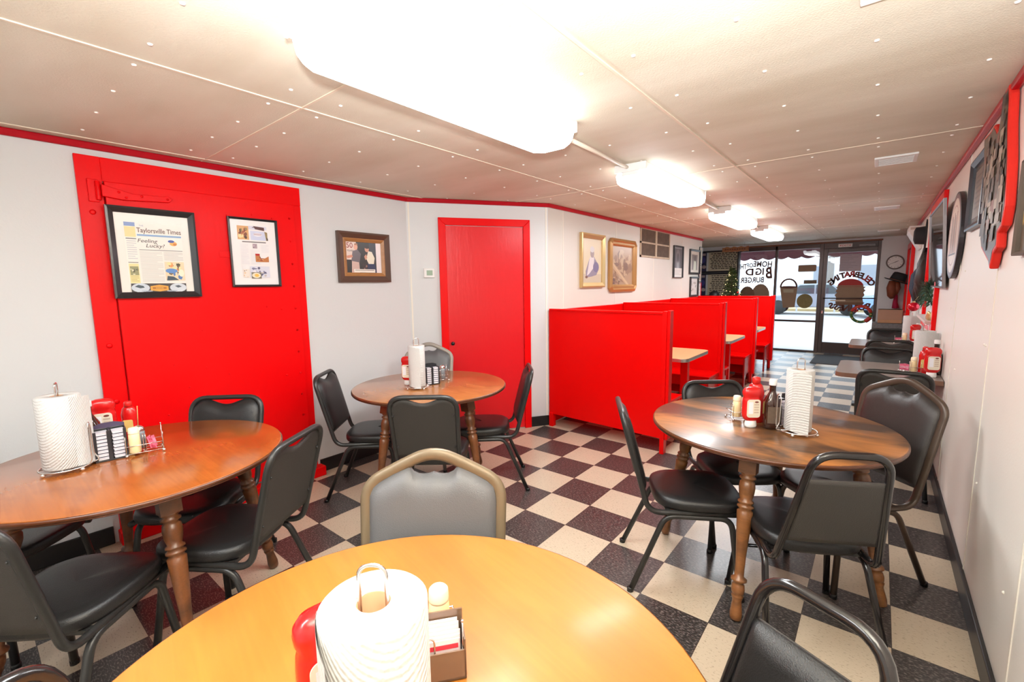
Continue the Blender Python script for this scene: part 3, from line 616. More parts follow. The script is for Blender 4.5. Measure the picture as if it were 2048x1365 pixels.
# ------------------------------------------------------------------ wall tables
LAM = plain('grey_brown_laminate', (.30, .25, .22), .28, 0, 0, 60, .2, .1, 20); LEDGE = plain('brown_table_edge', srgb(120, 84, 66), .4)
def rrect(x0, y0, x1, y1, r, corners, n=5):
    out = []
    for (cx, cy, a, on) in ((x1-r, y1-r, 0, corners[0]), (x0+r, y1-r, PI/2, corners[1]), (x0+r, y0+r, PI, corners[2]), (x1-r, y0+r, 1.5*PI, corners[3])):
        if on: out += [(cx+r*math.cos(a+PI/2*k/n), cy+r*math.sin(a+PI/2*k/n)) for k in range(n+1)]
        else:
            sx, sy = (1 if a in (0, 1.5*PI) else -1), (1 if a in (0, PI/2) else -1); out.append((cx+sx*r, cy+sy*r))
    return out
def wall_table(y0, y1, label):
    t = empty('wall_table', (2.39, (y0+y1)/2, 0)); tag(t, label, 'table', 'laminate tables along the plaque wall'); h = (y1-y0)/2
    q = MB(); P = rrect(-.31, -h, .305, h, .06, (0, 1, 1, 0)); q.prism(P, .716, .748, 1, None, 'XY'); q.prism([(x*.995, y*.995) for x, y in P], .748, .75, 0, None, 'XY'); q.build('tabletop', [LAM, LEDGE], t)
    q = MB(); q.tube([(0, 0, .03), (0, 0, .71)], .035, 14); q.build('pedestal', FR_CHAR, t)
    q = MB(); q.box((-.25, -.03, 0), (.25, .03, .03)); q.box((-.03, -.25, 0), (.03, .25, .03)); q.build('base', FR_CHAR, t, .006)
    q = MB(); q.box((-.15, -.15, .7), (.15, .15, .716)); q.build('mounting_plate', FR_CHAR, t)
wall_table(.525, 1.22, 'grey-brown laminate wall table, first behind the stained round table'); wall_table(2.43, 3.12, 'grey-brown laminate wall table, second from the round tables toward the glass door')

# ------------------------------------------------------------------ booths
BX1 = .955
def booth(y, sides, label, tilt=0, x1=BX1):
    t = empty('booth_bench', (0, y, 0)); tag(t, label, 'booth bench', 'red painted booth benches')
    q = MB(); a = .062 if tilt else 0; b = -.028 if tilt else 0
    X0 = XB+.022
    q.prism([(X0, a-.012), (x1-.03, b-.012), (x1-.03, b+.012), (X0, a+.012)], .13, 1.205, 0, None, 'XY'); q.build('back_panel', RED2, t, .003)
    q = MB(); q.prism([(X0, a-.02), (x1-.05, b-.02), (x1-.05, b+.02), (X0, a+.02)], 1.195, 1.215, 0, None, 'XY'); q.build('top_rail', RED2, t, .004)
    q = MB(); q.box((x1-.045, b-.03, .0), (x1-.008, b+.03, 1.222)); q.build('end_post', RED2, t, .004)
    q = MB(); q.box((x1-.008, b-.02, .13), (x1+.018, b+.055, 1.228)); q.build('end_trim', RED2, t, .004)
    q = MB(); q.box((X0, a-.03, 0), (X0+.045, a+.03, .14)); q.build('foot', RED2, t, .003)
    for s in sides:
        lo, hi = (a+.014, b+.45 if tilt else .42) if s > 0 else (-.42, -.012)
        q = MB(); q.box((X0+.005, lo, .405), (x1-.02, hi, .43)); f0, f1 = (hi-.03, hi-.008) if s > 0 else (lo+.008, lo+.03); q.box((X0+.005, f0, .31), (x1-.04, f1, .405)); q.build('seat', RED2, t, .004)
        q = MB(); n0, n1 = lo+.004, hi-.004
        P = [(n0, 0), (n0, .402), (n1, .402), (n1, 0), (n1-.045, 0), (n1-.06, .10), (n1-.12, .17), (n0+.12, .17), (n0+.06, .10), (n0+.045, 0)]
        q.prism(P, x1-.045 if s < 0 else x1-.07, x1-.025 if s < 0 else x1-.05, 0, None, 'YZ'); q.build('end_panel', red_mat('glossy_booth_end', (.50, .02, .02), .2, .1, .5) if 'glossy_booth_end' not in MATS else MATS['glossy_booth_end'], t, .003)  # bench ends use a darker, glossier red than the panels
    return t
booth(0, (1,), 'red booth back nearest the round tables, its full plain panel visible', 1, .975)
booth(1.76, (-1, 1), 'second red booth bench, behind the first booth table')
booth(3.47, (-1, 1), 'third red booth bench, behind the second booth table')
booth(4.86, (-1,), 'last red booth bench, closest to the storefront glass')
BTOP = plain('beige_booth_laminate', srgb(226, 178, 128), .3, 0, 0, 60, .2, .06, 25); BEDGE = plain('aluminium_edge', (.62, .6, .56), .3, .9)
def booth_table(y0, y1, label):
    t = empty('booth_table', (0, (y0+y1)/2, 0)); tag(t, label, 'table', 'booth tables'); h = (y1-y0)/2
    q = MB(); P = rrect(XB+.022, -h, .965, h, .07, (1, 0, 0, 1)); q.prism([(x*1.0, y*.995) for x, y in P], .747, .75, 0, None, 'XY'); q.build('tabletop', BTOP, t)
    q = MB(); q.prism(P, .715, .748, 0, None, 'XY'); q.build('edge_band', BEDGE, t, .003)
    q = MB(); q.box((.80, -.035, 0), (.87, .035, .70)); q.box((.45, -.03, .68), (.9, .03, .715)); q.box((.62, -.03, 0), (.90, .03, .04)); q.build('post', RED2, t, .004)
booth_table(.475, 1.215, 'beige booth table with aluminium edge, between first and second red benches'); booth_table(2.07, 2.87, 'beige booth table with aluminium edge, between second and third red benches'); booth_table(3.60, 4.27, 'beige booth table with aluminium edge, between third and last red benches')

# ------------------------------------------------------------------ tabletop things
PH = {'H': 'on the honey round table', 'R': 'on the reddish round table', 'M': 'on the brown corner round table', 'S': 'on the dark-stained round table', 'A': 'on the first wall table', 'B': 'on the second wall table'}
def holder(k, x, y, rz, z, R1=.062, lrz=0):
    t = empty('paper_towel_holder', (x, y, z), rz); tag(t, 'chrome wire paper towel holder '+PH[k], 'towel holder', 'chrome paper towel holders')
    q = MB(); q.tube([(.078*math.cos(2*PI*i/36), .078*math.sin(2*PI*i/36), .016) for i in range(36)], .003, 6, True); q.tube([(-.078, 0, .016), (.078, 0, .016)], .003, 6); q.tube([(0, -.078, .016), (0, .078, .016)], .003, 6); q.build('base_ring', CHROME, t)
    q = MB(); q.tube(fillet([(-.0175, 0, .016), (-.0175, 0, .348), (.0175, 0, .348), (.0175, 0, .016)], .0174, 9), .0028, 6, False, 0, Matrix.Rotation(lrz, 4, 'Z')); q.build('loop_pole', CHROME, t)
    q = MB(); q.tube(fillet([(-.078, 0, .016), (-.1, 0, .02), (-.084, 0, .05), (-.081, 0, .17), (-.081, .022, .185), (-.081, .03, .17), (-.081, .03, .03), (-.07, .03, .016)], .012, 4), .0026, 6); q.build('side_wire', CHROME, t)
    for i in range(4):
        a = PI/4+i*PI/2; q = MB(); q.ball((.078*math.cos(a), .078*math.sin(a), .008), .008, 0, 6); q.build('foot', CHROME, t)
    r = empty('paper_towel_roll', (x, y, z+.0195), rz); tag(r, {'H': 'large white quilted paper towel roll '}.get(k, 'white paper towel roll ')+PH[k], 'paper towels', 'white paper towel rolls')
    H = .28
    q = MB(); q.lathe([(.0215, 0), (R1-.002, 0), (R1, .003), (R1, H-.003), (R1-.003, H), (.0215, H), (.0215, 0)], 48, 0, None, True, 1, 1, False); q.build('paper', PAPER, r)
    q = MB(); q.lathe([(.0213, .001), (.0213, H-.002), (.0198, H-.002), (.0198, .001), (.0213, .001)], 28, 0, None, True, 1, 1, False); q.build('cardboard_core', CARD, r)
    q = MB(); vs = []; n = 12
    for i in range(n+1):
        a = {'S': -2.0, 'R': .4, 'H': -2.3}.get(k, -1.5)-rz+1.1*i/n; rr = R1+.0012+.022*(i/n)**3; 
        for h in (.002, H*.5, H-.004): vs.append((rr*math.cos(a), rr*math.sin(a), max(-.012, h-.012*(i/n)) if h < .01 else h-.01*(i/n)))
    q.add(vs, [(i*3+j, (i+1)*3+j, (i+1)*3+j+1, i*3+j+1) for i in range(n) for j in range(2)], 0, True); q.build('loose_sheet', PAPER, r)
    return r
KRED = plain('ketchup_red_plastic', (.62, .008, .008), .25, 0, 0, 60, .3)
def ketchup(k, x, y, rz, z, s=1, lab=''):
    t = empty('ketchup_bottle', (x, y, z), rz); t.scale = (s, s, s); tag(t, lab or 'red upside-down ketchup bottle with white cap '+PH[k], 'ketchup bottle', 'ketchup bottles')
    q = MB(); q.lathe([(.026, 0), (.029, .003), (.030, .012), (.027, .034), (.024, .036)], 28, 0, None, True, 1, .85); q.build('cap', WHITE, t)
    prof = [(.024, .034), (.036, .042), (.044, .055), (.0465, .075), (.046, .10), (.0455, .135), (.044, .155), (.041, .165), (.0455, .175), (.047, .188), (.045, .20), (.036, .212), (.02, .217), (1e-6, .217)]
    q = MB(); n = 32; vs = []
    for (r, h) in prof:
        for j in range(n):
            a = 2*PI*j/n; e = .75; c, s_ = math.cos(a), math.sin(a)
            vs.append((math.copysign(abs(c)**e, c)*r, math.copysign(abs(s_)**e, s_)*r*.58, h))
    q.add(vs, [(i*n+j, i*n+(j+1) % n, (i+1)*n+(j+1) % n, (i+1)*n+j) for i in range(len(prof)-1) for j in range(n)], 0, True); kb = q.build('body', KRED, t)
    q = MB()
    for sg in (-1, 1):
        P = rrect(-.034, .058, .034, .155, .014, (1, 1, 1, 1)); y0 = sg*.0275
        q.prism(P, y0-.001, y0+.001, 0); y1 = y0+sg*.0012
        q.prism([(-.026, .078), (-.003, .078), (-.003, .142), (-.026, .142)], y1-.0003, y1+.0003, 1); 
        for j in range(4): q.prism([(.002, .082+j*.014), (.026, .082+j*.014), (.026, .090+j*.014), (.002, .090+j*.014)], y1-.0003, y1+.0003, 2)
        q.prism(ell(.014, .142, .010, .005, 12), y1-.0004, y1+.0004, 3)
    q.build('label', [ink(235, 225, 205), ink(245, 245, 250), ink(205, 185, 165), ink(120, 60, 50)], kb)
    return t
def sauce(k, x, y, rz, z, red=False, s=1):
    lab = 'red squeeze bottle with red flip cap behind the ketchup '+PH[k] if red else 'dark brown sauce bottle with white cap '+PH[k]
    t = empty('sauce_bottle', (x, y, z), rz); t.scale = (s, s, s); tag(t, lab, 'sauce bottle', 'red squeeze bottles' if red else 'brown sauce bottles')
    if red:
        q = MB(); q.lathe([(.034, 0), (.038, .004), (.039, .06), (.036, .12), (.038, .15), (.03, .185), (.02, .195), (1e-6, .196)], 28, 0, None, True, 1, .75); q.build('body', KRED, t)
        q = MB(); q.lathe([(.019, .193), (.019, .22), (.015, .226), (1e-6, .227)], 20); q.build('cap', plain('red_cap', (.66, .02, .015), .35), t)
        q = MB(); q.prism(rrect(-.024, .05, .024, .12, .008, (1, 1, 1, 1)), -.0305, -.028, 0); q.build('label', ink(230, 200, 120), t)
        return t
    G = plain('brown_glass', (.035, .010, .005), .08, 0, 0, 60, .5); n = 32
    prof = [(.028, 0), (.034, .004), (.035, .02), (.035, .115), (.032, .135), (.022, .158), (.0155, .172), (.0135, .18), (.0135, .205), (.0155, .206), (.0155, .212), (.013, .214), (1e-6, .215)]
    q = MB(); vs = []
    for (r, h) in prof:
        e = .6 if h < .14 else (.8 if h < .165 else 1)
        for j in range(n):
            a = 2*PI*j/n+PI/4; c, s_ = math.cos(a), math.sin(a); vs.append((math.copysign(abs(c)**e, c)*r, math.copysign(abs(s_)**e, s_)*r, h))
    q.add(vs, [(i*n+j, i*n+(j+1) % n, (i+1)*n+(j+1) % n, (i+1)*n+j) for i in range(len(prof)-1) for j in range(n)], 0, True); gb = q.build('body', G, t)
    q = MB(); q.lathe([(.016, .208), (.0165, .21), (.0165, .232), (.014, .235), (1e-6, .2352)], 24); q.build('cap', WHITE, t)
    q = MB(); q.box((-.026, -.0365, .03), (.026, -.0352, .11)); q.box((.0352, -.026, .03), (.0365, .026, .11)); q.build('label', plain('brown_paper_label', srgb(96, 78, 64), .7, var=.2, vscale=60), gb)
    return t
def jelly_rack(k, x, y, rz, z):
    t = empty('jelly_rack', (x, y, z), rz); tag(t, 'black plastic rack of white jelly tubs '+PH[k], 'jelly rack', 'black jelly racks')
    B_ = plain('black_rack_plastic', (.02, .02, .024), .3)
    q = MB(); w, d, h = .052, .03, .128
    for lo, hi in (((-w, d-.003, 0), (w, d, h)), ((-w, -d, 0), (-w+.004, d, h)), ((w-.004, -d, 0), (w, d, h)), ((-.004, -d, 0), (.004, d, h)), ((-w, -d, 0), (w, d, .006))): q.box(lo, hi)
    for xx in (-w, -.010, w-.010): q.box((xx, -d-.002, 0), (xx+(.012 if xx > -.02 and xx < 0 else .010), -d, h))
    q.build('rack', B_, t, .001)
    q = MB(); q.prism([(-w, h), (w, h), (w, h+.012), (.02, h+.022), (-.02, h+.022), (-w, h+.012)], d-.003, d, 0); q.build('header', [plain('purple_header', srgb(70, 58, 84), .4) if k == 'R' else B_], t)
    for cx in (-.026, .026):
        for i in range(8):
            j = empty('jelly_tub', (x+(cx*math.cos(rz)+.004*math.sin(rz)), y+(cx*math.sin(rz)-.004*math.cos(rz)), z+.0065+i*.0148), rz)
            tag(j, 'small white jelly tub in the rack '+PH[k], 'jelly tub', 'jelly tubs in the rack '+PH[k])
            q = MB(); q.box((-.018, -.024, 0), (.018, .022, .0085)); q.build('cup', plain('tub_white', (.8, .79, .84), .35), j, .002, 1)
            q = MB(); q.box((-.0195, -.026, .0086), (.0195, .0235, .0110)); q.build('lid', plain('tub_lid', (.7, .68, .74), .3), j)
def wire_caddy(k, x, y, rz, z):
    t = empty('condiment_caddy', (x, y, z), rz); tag(t, 'chrome wire condiment caddy '+PH[k], 'condiment caddy', 'chrome wire caddies')
    q = MB(); w, d = .062, .04
    for zz in (.012, .045): q.tube([(-w, -d, zz), (w, -d, zz), (w, d, zz), (-w, d, zz)], .0016, 5, True)
    q.tube([(0, -d, .012), (0, d, .012)], .0016, 5); q.tube([(-w, 0, .012), (w, 0, .012)], .0016, 5); q.build('basket', CHROME, t)
    q = MB()
    for sx in (-w, -.004, .004, w):
        q.tube(fillet([(sx, -d, .012), (sx, -d, .088), (sx, -d+.03, .088), (sx, -d+.03, .012)], .014, 5), .0016, 5)
    q.build('loops', CHROME, t)
    q = MB(); q.tube([(w, d, .012), (w, d, .105)], .0016, 5); q.ball((w, d, .108), .003, 0, 5); q.build('upright', CHROME, t)
    for sx in (-w, w):
        for sy in (-d, d): q = MB(); q.ball((sx, sy, .0065), .0062, 0, 5); q.build('foot', CHROME, t)
def shaker(k, x, y, z, kind, s=1):
    spec = {'cream': ('cream plastic shaker ', plain('cream_plastic', srgb(240, 215, 165), .4), None), 'pepper': ('grey pepper shaker ', plain('smoky_plastic', srgb(130, 135, 140), .25), CHROME), 'salt': ('clear glass salt shaker ', plain('salt_glass', (.7, .72, .74), .15), CHROME)}[kind]
    t = empty('shaker', (x, y, z), 0); t.scale = (s, s, s); tag(t, spec[0]+PH[k], 'shaker', 'salt and pepper shakers')
    q = MB(); q.lathe([(.0195, 0), (.021, .002), (.0205, .045), (.019, .082), (.017, .084)] if kind == 'cream' else [(.018, 0), (.0205, .002), (.018, .055), (.0165, .066)], 20); q.build('body', spec[1], t)
    q = MB(); q.lathe([(.0192, .082), (.0196, .086), (.0185, .104), (.015, .108), (1e-6, .1085)] if kind == 'cream' else [(.017, .065), (.0175, .068), (.015, .08), (.008, .086), (1e-6, .087)], 20); q.build('cap', spec[2] or plain('cream_cap', srgb(250, 232, 200), .45), t)
def packets(k, x, y, z, n, cols, what, s=1):
    for i in range(n):
        c = cols[i % len(cols)]; a = R_.uniform(-.5, .5)
        o = MB(); w, h = .024*s, .032*s
        X = Matrix.Translation((x+(i-n/2)*.006*s, y+R_.uniform(-.012, .012), z+.001)) @ Matrix.Rotation(a, 4, 'Z') @ Matrix.Rotation(R_.uniform(-.35, .35), 4, 'Y') @ Matrix.Rotation(.25, 4, 'X')
        o.box((-w/2-.004, -.0015, 0), (w/2+.004, .0015, h*1.5), 0, X); o.box((-w/2, -.0021, h*.4), (w/2, .0021, h*1.1), 1, X)
        b = o.build('sweetener_packet', [plain('packet_%s' % what, c, .5), plain('packet_print_%s' % what, tuple(min(1, v*1.6+.1) for v in c), .5)])
        tag(b, 'small %s sweetener packet in the wire caddy %s' % (what, PH[k]), 'sweetener packet', 'sweetener packets '+PH[k])
PINK = [srgb(232, 110, 140), srgb(240, 150, 170), srgb(225, 85, 120)]
TZ = .7572
holder('S', 2.0555, -1.345, D(39), TZ, .055); holder('M', -.124, -1.772, D(-53), TZ, .056, -1.2); holder('R', -.133, -3.513, D(-107), TZ, .0665, 1.57); holder('H', 1.834, -3.428, D(-53), TZ, .0675, D(92))
holder('A', 2.612, 1.08, D(-50), .7505, .063); holder('B', 2.60, 2.99, D(-50), .7505, .064)
ketchup('S', 1.865, -1.362, D(36), TZ, .9); ketchup('R', -.375, -3.355, D(75), TZ); ketchup('M', -.275, -1.735, D(30), TZ, .95); ketchup('H', 1.687, -3.42, D(80), TZ)
ketchup('A', 2.637, .655, D(15), .7505); ketchup('B', 2.64, 2.83, D(15), .7505)
sauce('S', 1.945, -1.322, D(25), TZ); sauce('R', -.285, -3.415, D(60), TZ); sauce('S', 1.862, -1.255, 0, TZ, True); sauce('R', -.405, -3.26, D(60), TZ, True, .8)
sauce('A', 2.664, .80, 0, .7505, False, 1.1); sauce('B', 2.662, 2.93, 0, .7505, False, .95); sauce('A', 2.604, .80, 0, .7505, True, .9)
jelly_rack('S', 1.985, -1.222, D(-40), TZ); jelly_rack('M', -.15, -1.625, D(70), TZ); jelly_rack('R', -.145, -3.375, D(84), TZ)
wire_caddy('S', 1.80, -1.245, D(40), TZ); shaker('S', 1.781, -1.262, TZ+.013, 'cream'); shaker('S', 1.825, -1.222, TZ+.013, 'pepper')
wire_caddy('M', -.20, -1.505, D(60), TZ); shaker('M', -.195, -1.48, TZ+.013, 'pepper', 1.15); packets('M', -.215, -1.525, TZ+.014, 5, PINK, 'pink')
wire_caddy('R', -.125, -3.268, D(80), TZ); shaker('R', -.112, -3.303, TZ+.013, 'cream'); shaker('R', -.168, -3.275, TZ+.013, 'pepper', 1.15); packets('R', -.125, -3.235, TZ+.014, 8, PINK, 'pink')
q = MB(); q.tube([(-.166, -3.276, TZ+.104), (-.160, -3.272, TZ+.20)], .0018, 5); tag(q.build('coffee_stirrer', plain('wood_stick', srgb(200, 150, 95), .6)), 'thin wooden stirrer standing in the caddy on the reddish round table', 'stirrer')
wire_caddy('A', 2.525, .80, 0, .7505); shaker('A', 2.545, .785, .7635, 'cream'); shaker('A', 2.595, .83, .7505, 'salt'); packets('A', 2.500, .82, .7645, 6, PINK, 'pink')
wire_caddy('B', 2.535, 2.84, 0, .7505); shaker('B', 2.556, 2.825, .7635, 'cream'); packets('B', 2.51, 2.86, .7645, 6, PINK, 'pink')
# honey table rack with packets
wire_caddy('H', 1.70, -3.215, D(-35), TZ); shaker('H', 1.686, -3.195, TZ+.013, 'cream')
pr = empty('packet_box', (1.737, -3.232, TZ+.003), D(52)); tag(pr, 'smoky clear plastic box of red and white packets beside the honey table towel roll', 'packet box')
q = MB(); SM = plain('smoky_box', srgb(112, 88, 70), .15, 0, 0, 60, .4)
for lo, hi in (((-.038, -.028, 0), (.038, .028, .004)), ((-.038, -.028, 0), (.038, -.025, .055)), ((-.038, .025, 0), (.038, .028, .095)), ((-.038, -.028, 0), (-.035, .028, .075)), ((.035, -.028, 0), (.038, .028, .075))): q.box(lo, hi)
q.build('box', SM, pr)
for i in range(7):
    o = MB(); X = Matrix.Translation((1.737, -3.232, TZ+.0085)) @ Matrix.Rotation(D(52), 4, 'Z') @ Matrix.Translation((R_.uniform(-.003, .003), -.019+i*.0062, 0)) @ Matrix.Rotation(-.12, 4, 'X')
    o.box((-.030, -.0013, 0), (.030, .0013, .062+.003*i), 0, X); o.box((-.027, -.0018, .046+.002*i), (.027, .0018, .054+.002*i), 1, X); o.box((-.022, -.0018, .030), (.012, .0018, .04), 2, X)
    b = o.build('candy_packet', [ink(240, 225, 225), ink(215, 60, 70), ink(235, 140, 70)]); tag(b, 'small red and white paper packet in the smoky box on the honey round table', 'packet', 'red and white packets in the smoky box')

# ------------------------------------------------------------------ pictures
def frame_bars(q, w, h, fw, do, di, mat=0, clip=0):
    a, b = w/2, h/2; c, d = a-fw, b-fw
    def ring(x, z, y): return [(-x, y, -z), (x, y, -z), (x, y, z), (-x, y, z)]
    R4 = [ring(a, b, 0), ring(a, b, -do), ring(a-fw*.3, b-fw*.3, -do-.002), ring(c, d, -di), ring(c, d, -.002)]
    for i in range(4):
        for j in range(4):
            k = (j+1) % 4; q.add([R4[i][j], R4[i][k], R4[i+1][k], R4[i+1][j]], [(0, 1, 2, 3)], mat)
def side(o, a): return Matrix.Translation(o) @ Matrix.Rotation(a, 4, 'Z')
LW = PI/2; RW = -PI/2
def pic(M, w, h, fw, do, di, fmat, label, group=None, cat='picture', paper=(235, 230, 220), name='framed_picture', rough=.25):
    t = empty(name, mat=M); tag(t, label, cat, group)
    q = MB(); frame_bars(q, w, h, fw, do, di); q.build('frame', fmat, t)
    q = MB(); q.box((-w/2+fw*.6, -.006, -h/2+fw*.6), (w/2-fw*.6, -.001, h/2-fw*.6)); q.build('mount', ink(*paper, rough), t)
    return t
class Art:
    def __init__(s): s.q = MB(); s.m = []; s.y = -.0065
    def mat(s, c):
        m = ink(*c, .3)
        if m not in s.m: s.m.append(m)
        return s.m.index(m)
    def rect(s, x0, z0, x1, z1, c): s.y -= .00004; s.q.poly([(x0, s.y, z0), (x1, s.y, z0), (x1, s.y, z1), (x0, s.y, z1)], s.mat(c)); return s
    def poly(s, P, c): s.y -= .00004; s.q.poly([(x, s.y, z) for x, z in P], s.mat(c)); return s
    def ell(s, x, z, a, b, c, n=16): return s.poly(ell(x, z, a, b, n), c)
    def text(s, st, x, z, size, c, **k): s.y -= .00004; put_text(s.q, st, x, z, size, s.mat(c), s.y, **k); return s
    def lines(s, x0, x1, z1, z0, n, c, fill=.4):
        for i in range(n):
            z = z1-(z1-z0)*i/n; s.rect(x0, z-(z1-z0)/n*fill, x1-(x1-x0)*(.25*((i*7) % 5 == 4)), z, c)
        return s
    def blotch(s, x0, z0, x1, z1, cols, n, seed=1, base=True):
        r = random.Random(seed)
        if base: s.rect(x0, z0, x1, z1, cols[0])
        for i in range(n):
            w, h = (x1-x0)*r.uniform(.06, .2), (z1-z0)*r.uniform(.06, .2)
            x, z = r.uniform(x0+w, x1-w), r.uniform(z0+h, z1-h); k = r.randint(5, 8); a0 = r.uniform(0, 6)
            s.poly([(x+w*math.cos(a0+2*PI*j/k)*r.uniform(.6, 1), z+h*math.sin(a0+2*PI*j/k)*r.uniform(.6, 1)) for j in range(k)], cols[r.randrange(len(cols))])
        return s
    def build(s, t, name='print'): return s.q.build(name, s.m, t)
BLKF = plain('black_picture_frame', (.018, .017, .02), .28, 0, 0, 60, .3)
# newspaper page
t = pic(side((XL+.046, -2.952, 1.667), LW), .415, .51, .034, .026, .012, BLKF, 'framed newspaper front page with blue banner, on the big hinged door under its strap hinge', 'framed pages on the big red door', paper=(240, 236, 228))
a = Art(); a.rect(-.135, -.225, .135, .175, (242, 238, 230))
a.rect(-.132, .150, -.083, .172, (128, 150, 200)).rect(-.132, .09, -.083, .148, (232, 214, 150)).rect(-.13, .078, -.083, .084, (120, 120, 125)).lines(-.128, -.085, .07, -.04, 9, (205, 205, 208)).rect(-.13, -.055, -.085, -.051, (110, 110, 100)).rect(-.13, -.17, -.085, -.06, (238, 222, 160))
a.blotch(-.126, -.125, -.088, -.075, [(150, 150, 110), (90, 85, 60), (225, 220, 190), (60, 60, 55)], 10, 3).lines(-.126, -.09, -.13, -.165, 4, (190, 175, 120))
a.text('Taylorsville Times', .028, .118, .038, (110, 82, 70), bold=.012, sx=.76).rect(-.078, .098, .132, .108, (130, 165, 205)).text('THE', -.055, .152, .012, (150, 160, 185))
a.text('Feeling', -.035, .062, .03, (70, 55, 55), sx=1.1, italic=.25).text('Lucky?', .0, .035, .03, (70, 55, 55), sx=1.1, italic=.25)
a.ell(.09, .062, .018, .013, (235, 170, 80)).ell(.08, .075, .016, .008, (60, 80, 160)).ell(.097, .058, .009, .007, (200, 120, 50))
a.rect(-.075, .018, .132, .022, (150, 148, 148)).lines(-.075, .03, .01, -.165, 22, (212, 210, 206)).lines(.037, .132, .01, -.04, 6, (210, 208, 204))
a.blotch(.037, -.155, .132, -.045, [(235, 215, 180), (225, 150, 90), (80, 75, 50), (120, 95, 70), (245, 225, 160), (90, 125, 180)], 22, 5).ell(.067, -.098, .03, .014, (95, 140, 200)).poly([(.04, -.155), (.045, -.128), (.075, -.132), (.1, -.152)], (55, 75, 90)).ell(.115, -.11, .014, .022, (250, 240, 215))
a.rect(-.13, -.225, .133, -.172, (70, 66, 66)).ell(-.088, -.197, .042, .026, (205, 215, 225)).ell(.092, -.197, .042, .026, (210, 218, 226)).poly([(-.115, -.19), (-.098, -.18), (-.075, -.186), (-.07, -.196), (-.09, -.2)], (70, 85, 95)).poly([(.075, -.187), (.095, -.182), (.11, -.192), (.09, -.198)], (80, 92, 102))
for sx in (-1, 1): a.rect(sx*.06-.025, -.218, sx*.06+.025, -.213, (170, 180, 195)).rect(sx*.06-.018, -.225, sx*.06+.018, -.219, (120, 130, 150))
a.poly([(-.043, -.188), (.0, -.18), (.043, -.188), (.043, -.212), (0, -.219), (-.043, -.212)], (225, 165, 70)).rect(-.033, -.205, .033, -.193, (180, 110, 40)).text('XXXVIII', 0, -.203, .011, (250, 215, 120)); a.build(t)
# second page
t = pic(side((XL+.046, -2.406, 1.697), LW), .31, .455, .014, .02, .012, BLKF, 'narrow framed magazine page with food photos, on the big hinged door', 'framed pages on the big red door', paper=(242, 240, 240))
a = Art(); a.blotch(-.1, .085, -.03, .175, [(215, 165, 110), (130, 70, 50), (170, 90, 60), (235, 215, 160), (150, 130, 80), (90, 60, 45)], 18, 2).blotch(-.03, .155, .085, .178, [(215, 215, 230), (90, 55, 55), (200, 190, 205)], 6, 4).poly([(.0, .178), (.07, .172), (.07, .15), (.012, .158)], (95, 60, 60)).rect(-.02, .085, .078, .145, (205, 212, 235)).ell(.025, .122, .028, .012, (240, 238, 245)).lines(.0, .05, .128, .116, 2, (130, 70, 80)).poly([(.07, .145), (.088, .14), (.088, .085), (.078, .085)], (150, 130, 90)).poly([(.08, .11), (.09, .1), (.09, .085), (.083, .085)], (60, 55, 50))
a.rect(-.075, .068, .075, .075, (120, 112, 112)).lines(-.09, -.04, .055, -.08, 16, (224, 222, 226)).lines(-.03, .03, .02, -.08, 12, (226, 224, 228)).lines(.04, .09, .055, .0, 7, (224, 222, 226)).blotch(-.012, .03, .015, .06, [(170, 150, 160), (90, 70, 80), (220, 210, 215)], 6, 6)
a.blotch(.0, -.06, .085, -.005, [(190, 120, 70), (110, 60, 40), (225, 185, 130), (150, 60, 40)], 12, 8).poly([(.028, -.005), (.085, -.005), (.085, -.02), (.06, -.035), (.035, -.035), (.028, -.02)], (242, 240, 240)).rect(.0, -.018, .026, -.005, (190, 40, 40))
a.blotch(-.085, -.165, -.045, -.11, [(235, 225, 215), (150, 120, 100), (110, 80, 60), (225, 190, 150)], 8, 9).blotch(-.04, -.165, .085, -.09, [(215, 218, 232), (90, 90, 120), (235, 232, 238), (130, 130, 160), (200, 190, 185)], 20, 10).rect(-.035, -.172, .028, -.13, (120, 115, 100)).ell(-.004, -.151, .028, .018, (235, 225, 200)).ell(-.002, -.151, .014, .011, (235, 190, 90)); a.build(t)
# snapshot in wide brown frame
DBR = plain('dark_brown_frame', (.09, .045, .028), .35, 0, 0, 60, .2); OAK = wood('oak_liner', (.42, .20, .07), (.2, .08, .02), .35, 2, .4, .2)
t = pic(side((XL+.001, -1.538, 1.70), LW), .485, .405, .05, .03, .02, DBR, 'colour snapshot of two standing people in wide brown wooden frame, beside the thermostat', paper=(150, 90, 45))
q = MB(); frame_bars(q, .388, .308, .03, .02, .012); q.build('liner', OAK, t)
a = Art(); a.rect(-.165, -.127, .165, .127, (52, 48, 46)).rect(-.165, -.02, -.07, .127, (225, 205, 195)).text('50', -.13, .075, .06, (150, 60, 50), bold=.01).text('YEARS', -.125, .045, .022, (60, 50, 50)).rect(.115, -.127, .165, .127, (235, 225, 225)).rect(.05, .02, .115, .125, (62, 62, 70))
a.poly([(-.12, -.127), (-.115, -.03), (-.05, -.02), (-.045, -.127)], (205, 175, 165)).poly([(-.12, -.03), (-.105, .05), (-.06, .065), (-.03, .03), (-.045, -.04)], (110, 100, 105)).poly([(-.16, .01), (-.11, .02), (-.105, .0), (-.155, -.01)], (205, 140, 115)).ell(-.075, .085, .018, .026, (222, 165, 140)).ell(-.072, .106, .016, .008, (170, 120, 90))
